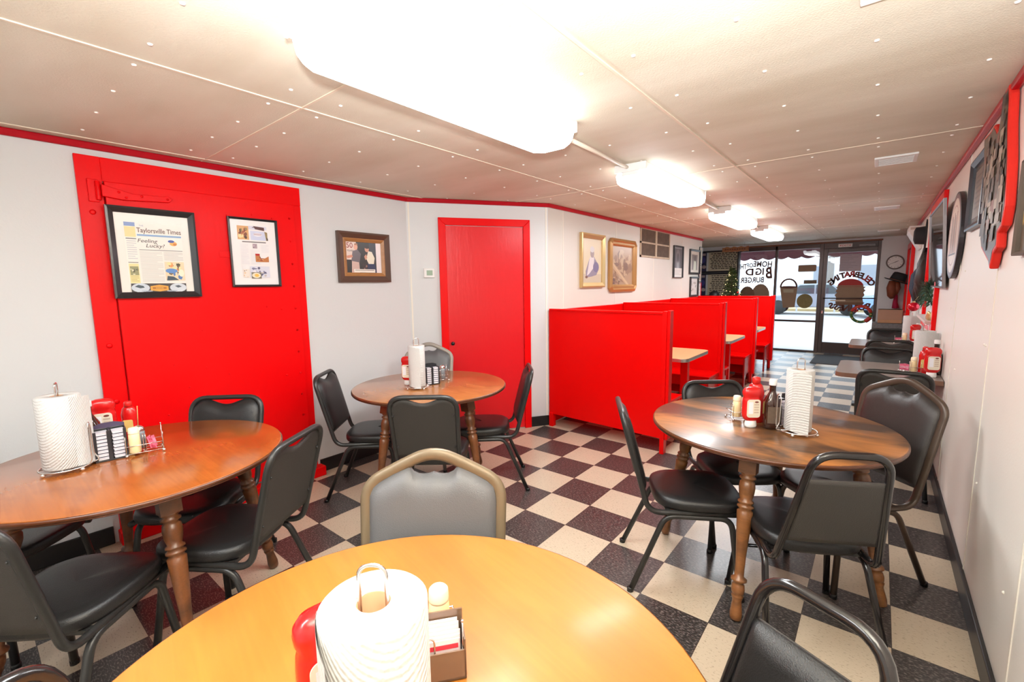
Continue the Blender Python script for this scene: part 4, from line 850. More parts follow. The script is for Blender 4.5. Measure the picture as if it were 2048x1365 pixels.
a.poly([(.03, -.127), (.03, -.045), (.1, -.05), (.115, -.127)], (48, 52, 84)).poly([(.02, -.01), (.04, .055), (.075, .05), (.1, .0), (.09, -.05), (.04, -.05)], (232, 225, 205)).ell(.028, .07, .02, .024, (205, 150, 125)).ell(.03, .086, .022, .012, (55, 40, 36)).poly([(.0, .01), (.02, .03), (.03, .0), (.01, -.02)], (205, 150, 125)).blotch(-.02, -.127, .03, -.05, [(60, 50, 50), (150, 110, 100), (90, 70, 70)], 6, 3).rect(-.1, -.122, .1, -.095, (238, 232, 222)).lines(-.09, .09, -.102, -.112, 1, (90, 80, 80)); a.build(t)
# booth wall pictures
GOLD = plain('gold_frame', (.62, .43, .19), .28, .55); GOLD2 = plain('pale_gold_frame', (.72, .55, .30), .3, .35); GBR = plain('antique_gold_frame', (.46, .25, .09), .3, .35)
t = pic(side((XB+.001, .945, 1.72), LW), .55, .605, .055, .034, .02, GOLD, 'tall old photo of a seated child in a gold frame, first on the booth wall', paper=(215, 195, 165))
a = Art(); a.rect(-.22, -.248, .22, .248, (222, 208, 178)).rect(-.22, -.248, .22, -.15, (205, 190, 168)).poly([(-.14, -.19), (-.15, -.12), (-.06, .03), (.04, .05), (.12, -.02), (.15, -.10), (.1, -.16), (-.02, -.18)], (150, 140, 158)).poly([(-.06, .03), (.0, .06), (.05, .03), (.03, -.08), (-.07, -.15), (-.12, -.17)], (222, 215, 218)).ell(.0, .085, .045, .05, (168, 150, 150)).ell(.0, .13, .05, .035, (210, 205, 205)).ell(.09, -.07, .07, .06, (125, 115, 150)).ell(-.13, -.185, .03, .015, (125, 85, 75)); a.build(t)
q = MB()
t = empty('framed_picture', mat=side((XB+.001, 1.735, 1.683), LW)); tag(t, 'sepia aerial photo in chamfered antique gold frame, second on the booth wall', 'picture')
def oct_(a, b, c): return [(-a+c, -b), (a-c, -b), (a, -b+c), (a, b-c), (a-c, b), (-a+c, b), (-a, b-c), (-a, -b+c)]
rings = [(oct_(.39, .33, .05), 0), (oct_(.39, .33, .05), -.03), (oct_(.36, .30, .04), -.045), (oct_(.345, .285, .035), -.03), (oct_(.32, .26, .0), -.032), (oct_(.30, .24, 0), -.014), (oct_(.30, .24, 0), -.002)]
for i in range(6):
    for j in range(8):
        k = (j+1) % 8; P, y0 = rings[i]; Q, y1 = rings[i+1]
        if (Vector(P[j])-Vector(P[k])).length > 1e-6 or (Vector(Q[j])-Vector(Q[k])).length > 1e-6: q.add([(P[j][0], y0, P[j][1]), (P[k][0], y0, P[k][1]), (Q[k][0], y1, Q[k][1]), (Q[j][0], y1, Q[j][1])], [(0, 1, 2, 3)])
q.build('frame', GBR, t)
a = Art(); a.rect(-.302, -.242, .302, .242, (172, 140, 112)); a.blotch(-.3, -.24, .3, .24, [(172, 140, 112), (150, 116, 92), (128, 96, 80), (186, 156, 126)], 60, 12); a.poly([(-.3, .06), (-.3, -.02), (.1, -.24), (.2, -.24)], (190, 158, 125)); a.poly([(-.3, .045), (-.3, .02), (.14, -.24), (.17, -.24)], (205, 175, 140)); a.blotch(-.3, -.24, -.02, -.1, [(140, 104, 88), (170, 138, 112), (112, 84, 74), (186, 156, 130)], 30, 13, False); a.build(t)
vt = empty('wall_vent', mat=side((XB+.001, 2.84, 2.02), LW)); tag(vt, 'rusty square louvred vent at the top of the booth wall', 'vent')
q = MB(); w, h = .56, .20
for lo, hi in (((-w, -.012, -h), (-w+.03, 0, h)), ((w-.03, -.012, -h), (w, 0, h)), ((-w, -.012, -h), (w, 0, -h+.025)), ((-w, -.012, h-.015), (w, 0, h)), ((-.03, -.014, -h), (.03, 0, h)), ((-w, -.012, -.01), (w, 0, .012))): q.box(lo, hi)
q.build('frame', plain('rusty_cream', (.50, .40, .28), .6, 0, .4, 40, 0, .35, 9), vt)
q = MB(); q.box((-w+.02, -.006, -h+.02), (w-.02, -.001, h-.01)); 
for i in range(22):
    z = -h+.03+i*(2*h-.05)/22; q.box((-w+.03, -.009, z), (w-.03, -.005, z+.006))
q.build('mesh_screen', plain('dusty_brown_mesh', (.115, .07, .042), .7, 0, .5, 80, 0, .5, 14), vt)
t = pic(side((XB+.001, 3.785, 1.795), LW), .43, .515, .012, .03, .02, BLKF, 'grey wall calendar with a portrait above a white pad, on the booth wall', cat='calendar', name='wall_calendar', paper=(225, 220, 215))
a = Art(); a.rect(-.2, -.1, .2, .245, (96, 88, 90)).rect(-.06, -.1, .07, .02, (150, 145, 145)).ell(.0, .09, .09, .11, (128, 118, 118)).ell(0, .07, .05, .07, (86, 76, 78)).lines(-.18, .18, .225, .2, 1, (180, 176, 176)).rect(-.2, -.245, .2, -.1, (222, 215, 208)).lines(-.17, .17, -.13, -.22, 4, (190, 185, 180)); a.build(t)
t = pic(side((XB+.001, 4.635, 1.82), LW), .56, .43, .03, .03, .02, BLKF, 'black framed photo with pale mat, on the booth wall beside the calendar', paper=(205, 195, 182))
a = Art(); a.rect(-.15, -.14, .17, .13, (120, 105, 95)).poly([(-.05, -.14), (-.03, .02), (.05, .05), (.1, -.02), (.1, -.14)], (190, 192, 170)).ell(.03, .06, .05, .05, (90, 70, 60)); a.build(t)
t = pic(side((XB+.001, 4.64, 1.385), LW), .44, .35, .03, .03, .02, BLKF, 'black framed glossy photo just above the booth, under another black frame', paper=(230, 225, 220))
a = Art(); a.rect(-.17, -.13, .17, .13, (215, 210, 205)).blotch(-.16, -.12, .16, .12, [(215, 210, 205), (170, 160, 150), (120, 110, 105), (240, 238, 232)], 14, 4); a.build(t)
for z, h, lab, sd in ((1.95, .30, 'topmost of three small frames at the end of the booth wall', 1), (1.62, .30, 'middle of three small frames at the end of the booth wall', 2), (1.33, .25, 'lowest of three small frames at the end of the booth wall', 3)):
    t = pic(side((XB+.001, 4.975 if sd > 1 else 4.985, z), LW), .16, h, .01, .015, .01, BLKF if sd < 3 else DRED, lab, 'small frames at the end of the booth wall', paper=(228, 222, 212))
    a = Art(); a.blotch(-.06, -h*.4, .06, h*.4, [[(215, 210, 195), (150, 165, 120), (190, 185, 170)], [(190, 160, 140), (90, 60, 50), (220, 205, 190)], [(225, 215, 210), (200, 170, 170), (240, 235, 230)]][sd-1], 12, sd); a.build(t)

# ------------------------------------------------------------------ front wall things
for zc, hh, lab in ((1.92, .235, 'upper menu board with black lettering in dark frame, on the front wall'), (1.40, .26, 'lower menu board with black lettering in dark frame, partly behind the christmas tree')):
    t = empty('menu_board', (-.56, YF-.001, zc)); tag(t, lab, 'menu board', 'menu boards'); t['kind'] = 'thing'
    q = MB(); frame_bars(q, .86, hh*2+.02, .035, .05, .04); q.build('frame', plain('menu_black', (.02, .018, .022), .4), t)
    q = MB(); q.box((-.40, -.02, -hh+.01), (-.26, -.005, hh-.01)); q.ball((-.33, -.02, .05), .05, 1, 8, None, 1.4, 1, .1); q.ball((-.31, -.02, -.11), .05, 2, 8, None, .8, 1, .1); q.box((-.38, -.021, hh-.09), (-.28, -.019, hh-.04), 2); q.build('side_panel', [plain('menu_blue', srgb(34, 34, 74), .3), plain('menu_navy', srgb(60, 60, 130), .3), plain('menu_pale', srgb(170, 150, 150), .4)], t)
    a = Art(); a.y = -.012; a.rect(-.215, -hh+.02, .40, hh-.02, (196, 184, 158)); r = random.Random(int(zc*100))
    for i in range(10):
        z = hh-.05-i*(2*hh-.1)/10; x = -.2+r.uniform(0, .08)
        while x < .36:
            l = r.uniform(.03, .09); a.rect(x, z-.016, min(.385, x+l), z+.004, (52, 44, 40)); x += l+.014
    a.build(t, 'letter_panel')
q = MB()
sg = empty('hanging_sign', (-.05, 6.5, 2.122)); tag(sg, 'carved wooden sign hanging from the ceiling on two strings', 'sign')
q = MB(); n = 14; P = [(-.25+.5*i/n, -.045+.008*math.sin(i*2.1)) for i in range(n+1)]+[(.25-.5*i/n, .05+.01*math.sin(i*1.7+1)) for i in range(n+1)]
q.prism(P, -.012, .012); q.build('board', wood('sign_wood', (.36, .15, .05), (.16, .05, .015), .5, 2, .6, .1), sg, .002)
q = MB()
for i in range(9): q.box((-.2+i*.045, -.015, -.008), (-.2+i*.045+.03, -.012, .014))
q.build('carved_lettering', plain('carved_dark', srgb(92, 48, 26), .6), sg)
for x in (-.17, .17): q = MB(); q.tube([(x, 0, .05), (x, 0, CEIL-2.122)], .0018, 5); q.build('string', plain('string', (.3, .26, .2), .8), sg)
ck = empty('wall_clock', (2.497, YF-.001, 1.775)); tag(ck, 'round white wall clock with dark rim beside the glass door', 'clock')
q = MB(); q.tube([(.12*math.cos(2*PI*i/40), -.015, .12*math.sin(2*PI*i/40)) for i in range(40)], .011, 8, True); q.build('rim', plain('clock_rim', srgb(110, 100, 96), .4, .3), ck)
q = MB(); q.prism(ell(0, 0, .118, .118, 40), -.012, -.001); fc = q.build('face', ink(232, 228, 224), ck)
q = MB()
for i in range(12): put_text(q, str(i or 12), .093*math.sin(i*PI/6), .093*math.cos(i*PI/6)-.011, .03, 0, -.0125)
q.build('numerals', ink(90, 85, 85), fc)
for nm, a, l, w in (('minute_hand', D(245), .085, .004), ('hour_hand', D(62), .055, .006)):
    q = MB(); dx, dz = math.sin(a), math.cos(a); q.poly([(-dz*w, -.0135, dx*w), (dz*w, -.0135, -dx*w), (dx*l+dz*w*.5, -.0135, dz*l-dx*w*.5), (dx*l-dz*w*.5, -.0135, dz*l+dx*w*.5)]); q.build(nm, ink(60, 55, 55), fc)
# hat, hair and scarf display
ht = empty('black_hat', (2.535, 7.02, 1.42)); tag(ht, 'black brimmed hat with brown band hung below the wall clock', 'hat')
X = Matrix.Rotation(.35, 4, 'Y')
q = MB(); q.lathe([(.115, 0), (.112, .06), (.105, .13), (.095, .155), (.06, .165), (1e-6, .158)], 28, 0, X, True, 1, .9); cw = q.build('crown', plain('black_felt', (.012, .012, .014), .8), ht)
q = MB(); q.lathe([(.10, .004), (.17, .0), (.195, .012), (.195, .018), (.17, .006), (.10, .01)], 32, 0, X, True, 1, .85); q.build('brim', plain('black_felt', (.012, .012, .014), .8), ht)
q = MB(); q.lathe([(.117, .006), (.115, .03)], 28, 0, X, True, 1, .9); q.build('band', plain('brown_band', srgb(120, 60, 36), .7), cw)
q = MB(); q.tube([(-.02, -.05, .04), (-.03, -.07, -.08), (-.02, -.05, -.22), (-.01, -.03, -.27)], [.05, .07, .06, .03], 10); q.tube([(.04, -.03, .03), (.05, -.05, -.08), (.035, -.03, -.2)], [.045, .055, .03], 10)
o = q.build('hair_piece', plain('auburn_hair', srgb(128, 62, 34), .6, 0, .8, 120, 0, .3, 30)); o.location = (2.50, 7.10, 1.39); tag(o, 'reddish brown hair piece hanging under the black hat by the clock', 'wig')
q = MB(); q.tube([(0, 0, 0), (.005, -.01, -.1), (.0, -.005, -.2), (.01, 0, -.30)], [.035, .06, .08, .115], 12, False, 0, None, True, .45)
o = q.build('crimson_scarf', plain('crimson_cloth', srgb(176, 20, 66), .75, 0, .4, 60)); o.location = (2.545, 7.20, 1.24); tag(o, 'crimson cloth hanging below the black hat, above the cardboard box', 'scarf')
# heater and box
hc = empty('heater_cabinet', (2.46, 6.72, 0)); tag(hc, 'grey mottled heater cabinet with dark opening under the cardboard box', 'heater')
GR = plain('grey_mottled', (.16, .15, .15), .4, 0, .2, 40, 0, .5, 40)
q = MB(); 
for lo, hi in (((-.22, -.14, 0), (.22, .16, .40)), ((-.22, -.14, .40), (-.16, .16, .60)), ((.17, -.14, .40), (.22, .16, .60)), ((-.22, -.14, .60), (.22, .16, .70)), ((-.16, .1, .4), (.17, .16, .6))): q.box(lo, hi)
q.build('cabinet', GR, hc, .008)
q = MB(); q.box((-.15, .02, .41), (.16, .09, .59)); q.build('dark_grille', plain('heater_dark', (.012, .011, .011), .5), hc)
cb = empty('cardboard_box', (2.48, 6.68, .701)); tag(cb, 'brown cardboard box on top of the grey heater cabinet', 'box')
q = MB(); q.box((-.165, -.12, 0), (.165, .12, .235)); q.build('carton', CARD, cb, .004); q = MB(); q.box((-.168, -.123, .055), (.168, .123, .235)); q.build('lid', plain('cardboard_lid', srgb(176, 136, 112), .8, var=.08), cb, .004)
# door mat
q = MB(); q.prism(rrect(1.42, 5.76, 2.62, 6.95, .04, (1, 1, 1, 1)), .0005, .010, 0, None, 'XY'); tag(q.build('door_mat', plain('dark_ribbed_mat', (.035, .032, .036), .8, 0, .8, 120), None, .003), 'dark grey rubber mat inside the glass door', 'mat')
# side counter, tree, canister
ct = empty('side_counter', (.12, 5.75, 0)); tag(ct, 'low wooden side counter behind the last booth bench', 'counter')
q = MB(); q.box((-.36, -.24, .0), (.42, .26, .86)); q.build('cabinet', W_LEG, ct, .005); q = MB(); q.box((-.38, -.26, .86), (.44, .28, .90)); q.build('worktop', LAM, ct, .005)
TX, TY = .105, 5.66
tr = empty('christmas_tree', (TX, TY, .901)); tag(tr, 'small artificial christmas tree with lights standing behind the last booth bench', 'christmas tree')
q = MB(); q.lathe([(.07, 0), (.085, .10), (.08, .105), (1e-6, .10)], 20); q.build('pot', plain('tree_pot', srgb(120, 40, 30), .5), tr)
q = MB(); q.tube([(0, 0, .1), (0, 0, .80)], [.012, .004], 6); q.build('trunk', plain('tree_trunk', (.08, .05, .03), .8), tr)
q = MB(); r = random.Random(3); 
for i in range(210):
    z = .14+.68*(i/210); R1 = .21*(1-(z-.14)/.72)**.8+.015; a = i*2.399; L = R1*r.uniform(.7, 1.05); dr = -.05*r.random()+.02
    e = Vector((L*math.cos(a), L*math.sin(a), z+dr)); s = Vector((0, 0, z))
    q.tube([s, (s+e)/2+Vector((0, 0, .012)), e], [.003, .003, .002], 4, False, 1)
    d = (e-s).normalized(); sd = Vector((-d.y, d.x, 0))
    for k in range(7):
        p = s+(e-s)*(.3+.7*k/6)
        for sg_ in (-1, 1):
            tip = p+d*.024+sd*sg_*.03+Vector((0, 0, r.uniform(-.014, .02))); q.add([p[:], (p+d*.016+Vector((0, 0, .004)))[:], tip[:]], [(0, 1, 2)], r.randrange(2))
q.build('branches', [plain('fir_green', srgb(38, 66, 36), .6), plain('fir_green_light', srgb(96, 116, 56), .6)], tr)
q = MB()
for i in range(46):
    z = .2+.55*r.random(); R1 = .20*(1-(z-.14)/.72)**.8; a = r.uniform(0, 6.28); q.ball((R1*math.cos(a), R1*math.sin(a), z), .007, 0, 4)
q.build('string_lights', emis('warm_bulb', (1, .75, .38), 2.2), tr)
for i, (dx, dy, z) in enumerate(((.14, -.12, .36), (.10, -.15, .27), (.16, -.1, .30))):
    q = MB(); q.ball((dx, dy, z), .022, 0, 7); q.build('ornament', plain('red_bauble', srgb(200, 60, 40), .2, .2), tr)
cn = empty('canister', (-.19, 5.62, .901)); tag(cn, 'black dome-topped canister beside the small christmas tree', 'canister')
q = MB(); q.lathe([(.09, 0), (.095, .01), (.095, .27)], 24); q.build('body', plain('canister_black', (.01, .01, .011), .5), cn); q = MB(); q.lathe([(.1, .27), (.102, .29), (.09, .345), (.055, .38), (1e-6, .392)], 24); q.build('lid', plain('canister_black', (.01, .01, .011), .5), cn)

# ------------------------------------------------------------------ plaque wall things (local x runs toward the viewpoint, -y into the room)
def rw(y, z): return side((XR-.001, y, z), RW)
# mirror-like framed picture hung over the side window
t = empty('flat_screen', mat=side((XR-.036, 1.49, 1.712), RW) @ Matrix.Rotation(.06, 4, 'X')); tag(t, 'glossy dark flat screen reflecting daylight, hung over the red trimmed side window', 'screen')
q = MB(); frame_bars(q, 1.22, .655, .012, .018, .014); q.build('bezel', plain('thin_silver_frame', (.2, .17, .17), .3, .6), t)
q = MB(); q.box((-.60, -.011, -.317), (.60, -.003, .317)); q.build('display', plain('dark_glossy_screen', (.02, .018, .018), .03, 0, 0, 60, 0, 0, 8, .9), t)
q = MB(); q.box((-.2, -.003, -.15), (.2, .018, .15)); q.build('wall_mount', plain('mount_black', (.02, .02, .02), .5), t)
# oval plaque
t = empty('oval_plaque', mat=side((XR-.004, .55, 1.74), RW)); tag(t, 'round black-rimmed plaque with cream face and striped bars, next to the dark screen', 'plaque')
q = MB(); q.prism(ell(0, 0, .305, .285, 56), -.026, 0); q.build('rim', plain('black_plaque_rim', (.02, .016, .02), .35), t, .004)
a = Art(); a.y = -.0265; a.ell(0, 0, .29, .27, (120, 60, 60), 48).ell(0, 0, .262, .244, (226, 205, 186), 48).ell(0, 0, .215, .2, (190, 140, 130), 40).ell(0, 0, .205, .19, (232, 212, 194), 40)
for k in range(7): a.rect(-.145+k*.042, -.115, -.12+k*.042, .15-.018*(k % 3), ((150, 60, 60), (70, 60, 66), (200, 170, 150))[k % 3])
a.rect(-.18, -.13, .18, -.118, (90, 60, 60)); a.build(t, 'face')
t = empty('framed_certificate', mat=rw(-.19, 1.917)); tag(t, 'dark framed certificate between the round plaque and the red-edged state plaque', 'certificate')
q = MB(); frame_bars(q, .50, .385, .032, .028, .018); q.build('frame', plain('navy_black_frame', (.015, .016, .028), .3), t); q = MB(); q.box((-.235, -.008, -.178), (.235, -.002, .178)); q.build('mount', ink(96, 84, 76, .2), t)
a = Art(); a.y = -.0085; a.rect(-.18, -.13, .18, .13, (122, 106, 92)).lines(-.14, .14, .1, -.1, 7, (84, 70, 62)); a.build(t)
# state shaped collage plaque, thick with red edge
t = empty('collage_plaque', mat=side((XR-.003, -.80, 1.86), RW)); tag(t, 'thick state-shaped photo collage plaque with bright red edge', 'plaque')
P = [(0.129, 0.339), (0.152, 0.266), (0.171, 0.211), (0.25, 0.054), (0.274, -0.02), (0.3, -0.128), (0.275, -0.202), (0.199, -0.224), (0.214, -0.284), (0.15, -0.303), (0.132, -0.34), (0.11, -0.371), (0.072, -0.342), (-0.158, -0.268), (-0.204, -0.227), (-0.235, -0.147), (-0.271, -0.014), (-0.341, 0.136), (-0.424, 0.293), (-0.242, 0.284), (-0.168, 0.293), (-0.116, 0.267), (-0.068, 0.237), (-0.031, 0.24), (-0.01, 0.277), (-0.004, 0.33), (0.033, 0.383), (0.096, 0.388)]
q = MB(); q.prism(P, -.03, 0); q.build('board', red_mat('red_plaque_edge', (.70, .03, .02), .3, .3), t, .008, 3)
a = Art(); a.y = -.0308; Pi = [(x*.95-.003, z*.95) for x, z in P]; a.poly(Pi, (96, 78, 66))
r = random.Random(5); 
def inside(x, z):
    c = False; j = len(Pi)-1
    for i in range(len(Pi)):
        (xi, zi), (xj, zj) = Pi[i], Pi[j]
        if (zi > z) != (zj > z) and x < (xj-xi)*(z-zi)/(zj-zi)+xi: c = not c
        j = i
    return c
cols = [(70, 60, 56), (120, 100, 84), (150, 130, 112), (90, 72, 60), (52, 46, 46), (176, 160, 142), (130, 70, 56), (84, 88, 92), (110, 96, 70)]
for i in range(420):
    x, z = r.uniform(-.3, .35), r.uniform(-.42, .42); w, h = r.uniform(.015, .04), r.uniform(.015, .04)
    if all(inside(x+sx*w, z+sz*h) for sx in (-1, 1) for sz in (-1, 1)): a.rect(x-w, z-h, x+w, z+h, cols[i % 9])
a.build(t, 'photo_collage')
t = pic(side((XR-.001, -1.58, 1.70), RW), .62, .335, .012, .025, .02, plain('brown_canvas_edge', (.1, .07, .05), .5), 'brown and yellow picture cut off at the edge of the photo, past the collage plaque', paper=(150, 118, 80))
a = Art(); a.y = -.0085; a.rect(-.3, -.155, .3, .155, (196, 160, 86)); a.rect(-.3, -.155, .3, -.06, (104, 86, 66)); a.poly([(-.3, -.06), (-.1, .02), (.1, -.03), (.3, .05), (.3, -.06)], (150, 112, 64)); a.rect(-.3, .08, .3, .155, (170, 90, 70)); a.build(t)
# garland and bauble in the side window
q = MB(); r = random.Random(8)
for i in range(420):
    y = r.uniform(1.66, 2.6); c = Vector((2.665, y, 1.30+.10*math.cos((y-2.1)*5)-.0)); d = Vector((r.uniform(-1, .4), r.uniform(-1, 1), r.uniform(-1, 1))).normalized()*r.uniform(.05, .10); p = c+d*.2; e = c+d
    s_ = d.cross(Vector((.3, .2, .9))).normalized()*.008; q.add([(p-s_)[:], (p+s_)[:], e[:]], [(0, 1, 2)], r.randrange(2))
tag(q.build('christmas_garland', [plain('garland_dark', srgb(30, 58, 38), .6), plain('garland_mid', srgb(66, 92, 60), .6)]), 'green christmas garland draped in the red trimmed side window', 'garland')
bb = empty('bauble', (2.57, 2.02, 1.195)); tag(bb, 'shiny red bauble hanging from the garland in the side window', 'ornament')
q = MB(); q.ball((0, 0, 0), .043, 0, 12); q.build('ball', plain('red_bauble_gloss', (.55, .005, .02), .12, .35), bb); q = MB(); q.lathe([(.010, .04), (.010, .052), (1e-6, .053)], 10); q.tube([(0, 0, .05), (.03, .0, .10)], .001, 4); q.build('hook', GOLD, bb)
for i, (y, z) in enumerate(((1.72, 1.105), (1.80, 1.105), (1.88, 1.105))):
    q = MB(); q.lathe([(.016, 0), (.02, .02), (.012, .05), (.014, .06), (1e-6, .075)], 12); o = q.build('brass_ornament', GOLD); o.location = (2.67, y, WZ0+.021); tag(o, 'small brass ornament on the side window sill under the garland', 'ornament', 'brass ornaments on the side window sill')
# hats and jackets hung further along
t = empty('black_felt_hat', (2.665, 3.02, 1.93)); tag(t, 'black felt hat hung high on the plaque wall beyond the side window', 'hat')
X = Matrix.Rotation(-PI/2, 4, 'Y')
q = MB(); q.lathe([(.17, 0), (.175, .008), (.10, .012), (.098, .015), (.09, .09), (.05, .105), (1e-6, .10)], 28, 0, X, True, 1, .8); q.build('hat_body', plain('black_felt', (.012, .012, .014), .8), t)
q = MB(); r = random.Random(4)
for k in range(9):
    y = 2.9+.055*k; z0 = 1.80-.03*abs(k-4); L = r.uniform(.30, .56)
    q.tube([(2.675, y, z0), (2.655+r.uniform(-.01, .01), y+r.uniform(-.02, .02), z0-L*.35), (2.645+r.uniform(-.015, .015), y+r.uniform(-.02, .02), z0-L*.7), (2.66, y+r.uniform(-.02, .02), z0-L)], [.02, r.uniform(.026, .04), r.uniform(.026, .042), .018], 9)
tag(q.build('dark_jacket', plain('dark_leather', (.03, .02, .018), .45, 0, .6, 20, 0, .7, 12)), 'dark brown jacket hanging on the plaque wall below the black felt hat', 'jacket')
q = MB()
for k in range(6):
    y = 3.42+.05*k; q.tube([(2.678, y, 1.62), (2.645+r.uniform(-.02, .01), y, 1.50), (2.63+r.uniform(-.02, .02), y+.01, 1.34), (2.655, y, 1.20-.03*(k % 3))], [.02, .038, .042, .02], 9)
tag(q.build('denim_vest', plain('dark_denim', srgb(52, 62, 78), .8, 0, .6, 60, 0, .6, 10)), 'dark blue denim vest hanging beyond the dark jacket on the plaque wall', 'vest')
ac = empty('air_conditioner', (XR, 4.55, 2.05)); tag(ac, 'white wedge-shaped unit mounted high on the plaque wall', 'wall unit')
q = MB(); q.prism([(0, .10), (-.145, .10), (-.145, .03), (-.02, -.20), (0, -.20)], -.30, .30, 0, None, 'XZ'); q.build('housing', plain('unit_white', (.78, .76, .74), .4), ac, .008)
q = MB(); q.box((-.13, -.302, .05), (-.05, -.3005, .08)); q.build('badge', plain('badge_grey', srgb(190, 170, 160), .4), ac)
q = MB(); q.box((-.02, -.05, -.17), (-.001, .05, .17)); o = q.build('wall_sign', plain('pale_card', (.72, .7, .68), .6)); o.location = (2.69, 3.75, 1.1); tag(o, 'pale card fixed to the plaque wall below the denim vest', 'sign')

# ------------------------------------------------------------------ outside
mb = MB(); mb.box((-30, YF+.12, -.16), (40, 90, -.10)); struct(mb.build('ground', plain('pale_concrete', (.52, .50, .485), .8, 0, .1, 3, 0, .08, 1.5)), 'bright pale parking lot outside the storefront', 'ground')
mb = MB(); mb.box((-12, YF+.12, -.10), (16, YF+2.2, -.02)); 
for x in range(-6, 10, 2): mb.box((x, YF+.13, -.021), (x+.012, YF+2.2, -.0195), 1)
struct(mb.build('sidewalk', [plain('sidewalk_concrete', (.56, .53, .52), .8, 0, .1, 6, 0, .08, 2), plain('sidewalk_joint', (.25, .23, .22), .9)]), 'pale sidewalk in front of the glass door', 'sidewalk')
mb = MB(); mb.box((-30, 24, -.1), (40, 27.5, .02)); struct(mb.build('verge', plain('dry_verge', (.56, .42, .22), .9, 0, .2, 3, 0, .2, .6)), 'tan strip of verge across the parking lot', 'verge')
aw = empty('awning', (.9, YF+.13, 2.385)); tag(aw, 'maroon awning with scalloped edge outside the storefront', 'awning')
MAR = plain('maroon_canvas', (.085, .016, .024), .8)
q = MB(); q.prism([(0, .35), (0, .32), (.95, -.27), (.95, -.24)], -1.8, 1.8, 0, None, 'YZ'); q.build('canopy', MAR, aw)
q = MB(); P = [(-1.8, -.25)]; 
for i in range(14): P += [(-1.8+3.6*(i+k/6)/14, -.385-.045*math.sin(PI*k/6)) for k in range(7)]
P += [(1.8, -.25)]; q.prism(P, .945, .955); q.build('valance', MAR, aw)
def car(x, y, rz, m, label):
    t = empty('parked_car', (x, y, -.1), rz); tag(t, label, 'car', 'cars across the parking lot')
    q = MB(); P = [(-2.1, .35), (-2.15, .7), (-1.9, .85), (-1.1, .95), (-.55, 1.42), (.7, 1.45), (1.35, .98), (2.05, .88), (2.15, .6), (2.1, .35)]
    q.prism(P, -.82, .82); q.build('body', m, t, .08, 3)
    q = MB(); 
    for s in (-.83, .83): q.prism([(-.95, .98), (-.5, 1.36), (.05, 1.38), (.05, .98)], s-.004, s+.004); q.prism([(.12, .98), (.12, 1.38), (.65, 1.38), (1.1, .98)], s-.004, s+.004)
    q.build('windows', plain('car_glass', (.05, .06, .07), .1), t)
    for wx in (-1.35, 1.35):
        for s in (-.75, .75):
            q = MB(); q.lathe([(1e-6, -.1), (.33, -.1), (.34, -.06), (.34, .06), (.33, .1), (1e-6, .1)], 20, 0, Matrix.Translation((wx, s, .34)) @ Matrix.Rotation(PI/2, 4, 'X')); q.build('wheel', plain('tyre', (.02, .02, .02), .8), t)
car(3.6, 20.5, .15, plain('car_blue', (.16, .27, .5), .25, 0, 0, 60, .5), 'blue car parked outside, seen through the glass door')
car(-.1, 21.8, .06, plain('car_silver', (.22, .24, .28), .25, 0, 0, 60, .5), 'silver car parked outside, seen through the storefront window')
bl = empty('far_building', (2.5, 36, -.1)); tag(bl, 'pale low building across the street, seen through the glass door', 'building')
q = MB(); q.box((-5, 0, 0), (9, 8, 4.2)); q.build('walls', plain('far_wall', (.62, .62, .66), .8), bl)
q = MB(); q.prism([(-.6, 4.2), (8.6, 4.2), (4, 6.2)], -5.4, 9.4, 0, None, 'YZ'); q.build('roof', plain('far_roof', (.62, .58, .58), .8), bl)
for i in range(5): q = MB(); q.box((-4+i*2.6, -.05, 1.2), (-2.8+i*2.6, .02, 2.6)); q.build('window', plain('far_window', (.25, .28, .34), .3), bl)
q = MB()
for i in range(16): q.box((-9+i*1.6, 23.6, -.1), (-8.93+i*1.6, 23.67, .55))
for z in (.2, .48): q.box((-9, 23.58, z), (16, 23.6, z+.07))
tag(q.build('rail_fence', plain('white_rail', (.7, .7, .72), .6)), 'white rail fence at the far side of the parking lot', 'fence')
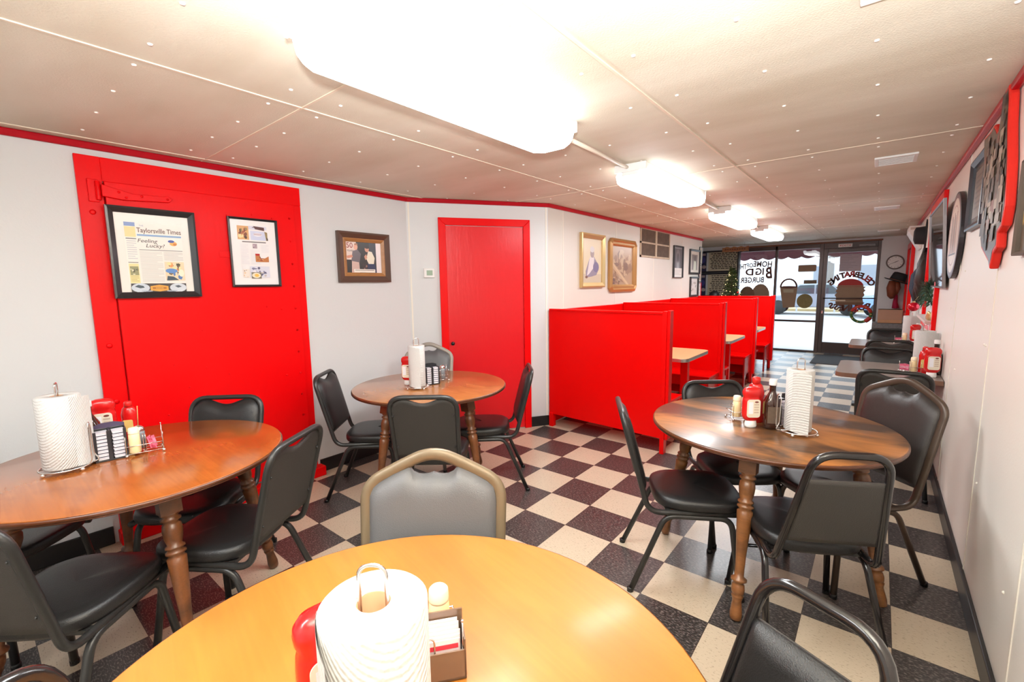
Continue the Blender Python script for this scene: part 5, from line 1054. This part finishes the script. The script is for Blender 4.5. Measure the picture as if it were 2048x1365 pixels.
def tree(x, y, h, seed, label):
    r = random.Random(seed); t = empty('bare_tree', (x, y, -.1)); tag(t, label, 'tree', 'bare trees across the street')
    q = MB(); q.tube([(0, 0, 0), (.05, 0, h*.3), (0, .05, h*.6)], [.22, .17, .1], 8); ends = []
    for i in range(16):
        z = h*r.uniform(.25, .6); a = r.uniform(0, 6.28); L = h*r.uniform(.2, .4); e = Vector((L*math.cos(a)*.8, L*math.sin(a)*.8, z+L*.8)); q.tube([(0, 0, z), e*.5+Vector((0, 0, z*.5-.1)), e], [.07, .045, .02], 5); ends.append((Vector((0, 0, z)), e))
    q.build('trunk', plain('bark_grey', (.22, .2, .19), .9), t)
    q = MB()
    for s, e in ends:
        for k in range(70):
            p = s+(e-s)*r.uniform(.3, 1.1); d = Vector((r.gauss(0, 1), r.gauss(0, 1), r.gauss(.3, 1)))*.35; sd = Vector((d.y, -d.x, .1)).normalized()*.05; q.add([(p-sd)[:], (p+sd)[:], (p+d)[:]], [(0, 1, 2)])
    q.build('twigs', plain('twig_grey_green', (.32, .34, .28), .9), t)
for i, (x, y, h, lb) in enumerate(((-9.5, 30, 9, 'bare tree beyond the lot, seen through the lettered window pane'), (-.2, 31, 10, 'bare tree beyond the lot, seen above the painted basket'), (3.2, 44, 11, 'bare tree beyond the lot, seen just left of the door frame'), (8.5, 31.5, 10, 'bare tree beyond the lot, seen through the glass door'))): tree(x, y, h, 20+i, lb)

# ------------------------------------------------------------------ light
w = bpy.data.worlds.new('sky'); bpy.context.scene.world = w; w.use_nodes = True
bg = w.node_tree.nodes['Background']; bg.inputs['Color'].default_value = (.74, .87, 1.0, 1); bg.inputs['Strength'].default_value = 4.0
def light(name, kind, energy, loc, aim=None, **kw):
    l = bpy.data.lights.new(name, kind); l.energy = energy; o = bpy.data.objects.new(name, l); C.objects.link(o); o.location = loc
    if aim: o.rotation_euler = (Vector(aim)-Vector(loc)).to_track_quat('-Z', 'Y').to_euler()
    for k, v in kw.items(): setattr(l, k, v)
    return o
for y in FY+(-4.45,): light('fluorescent_tubes', 'AREA', 25, (.985-.012*(y+2.36), y, CEIL-.128), (.985-.012*(y+2.36), y, 0), shape='RECTANGLE', size=.235, size_y=1.25, color=(.93, .97, 1))  # the extra last lamp serves the added, unseen fixture
light('bounce_flash', 'SPOT', 470, (2.33, -3.78, 1.62), (2.17, -3.5, 2.3), spot_size=D(150), spot_blend=.7, shadow_soft_size=.05, color=(.93, .98, 1))
# unseen fixture added behind the viewpoint to brighten the room
fixture(-4.45, 'unseen fluorescent ceiling light added behind the viewpoint for room light')
sc = bpy.context.scene
sc.view_settings.view_transform = 'Standard'; sc.view_settings.look = 'None'; sc.view_settings.gamma = 1; sc.view_settings.exposure = 0; sc.view_settings.use_curve_mapping = False
sc.cycles.use_denoising = True; sc.cycles.max_bounces = 8; sc.cycles.sample_clamp_indirect = 8
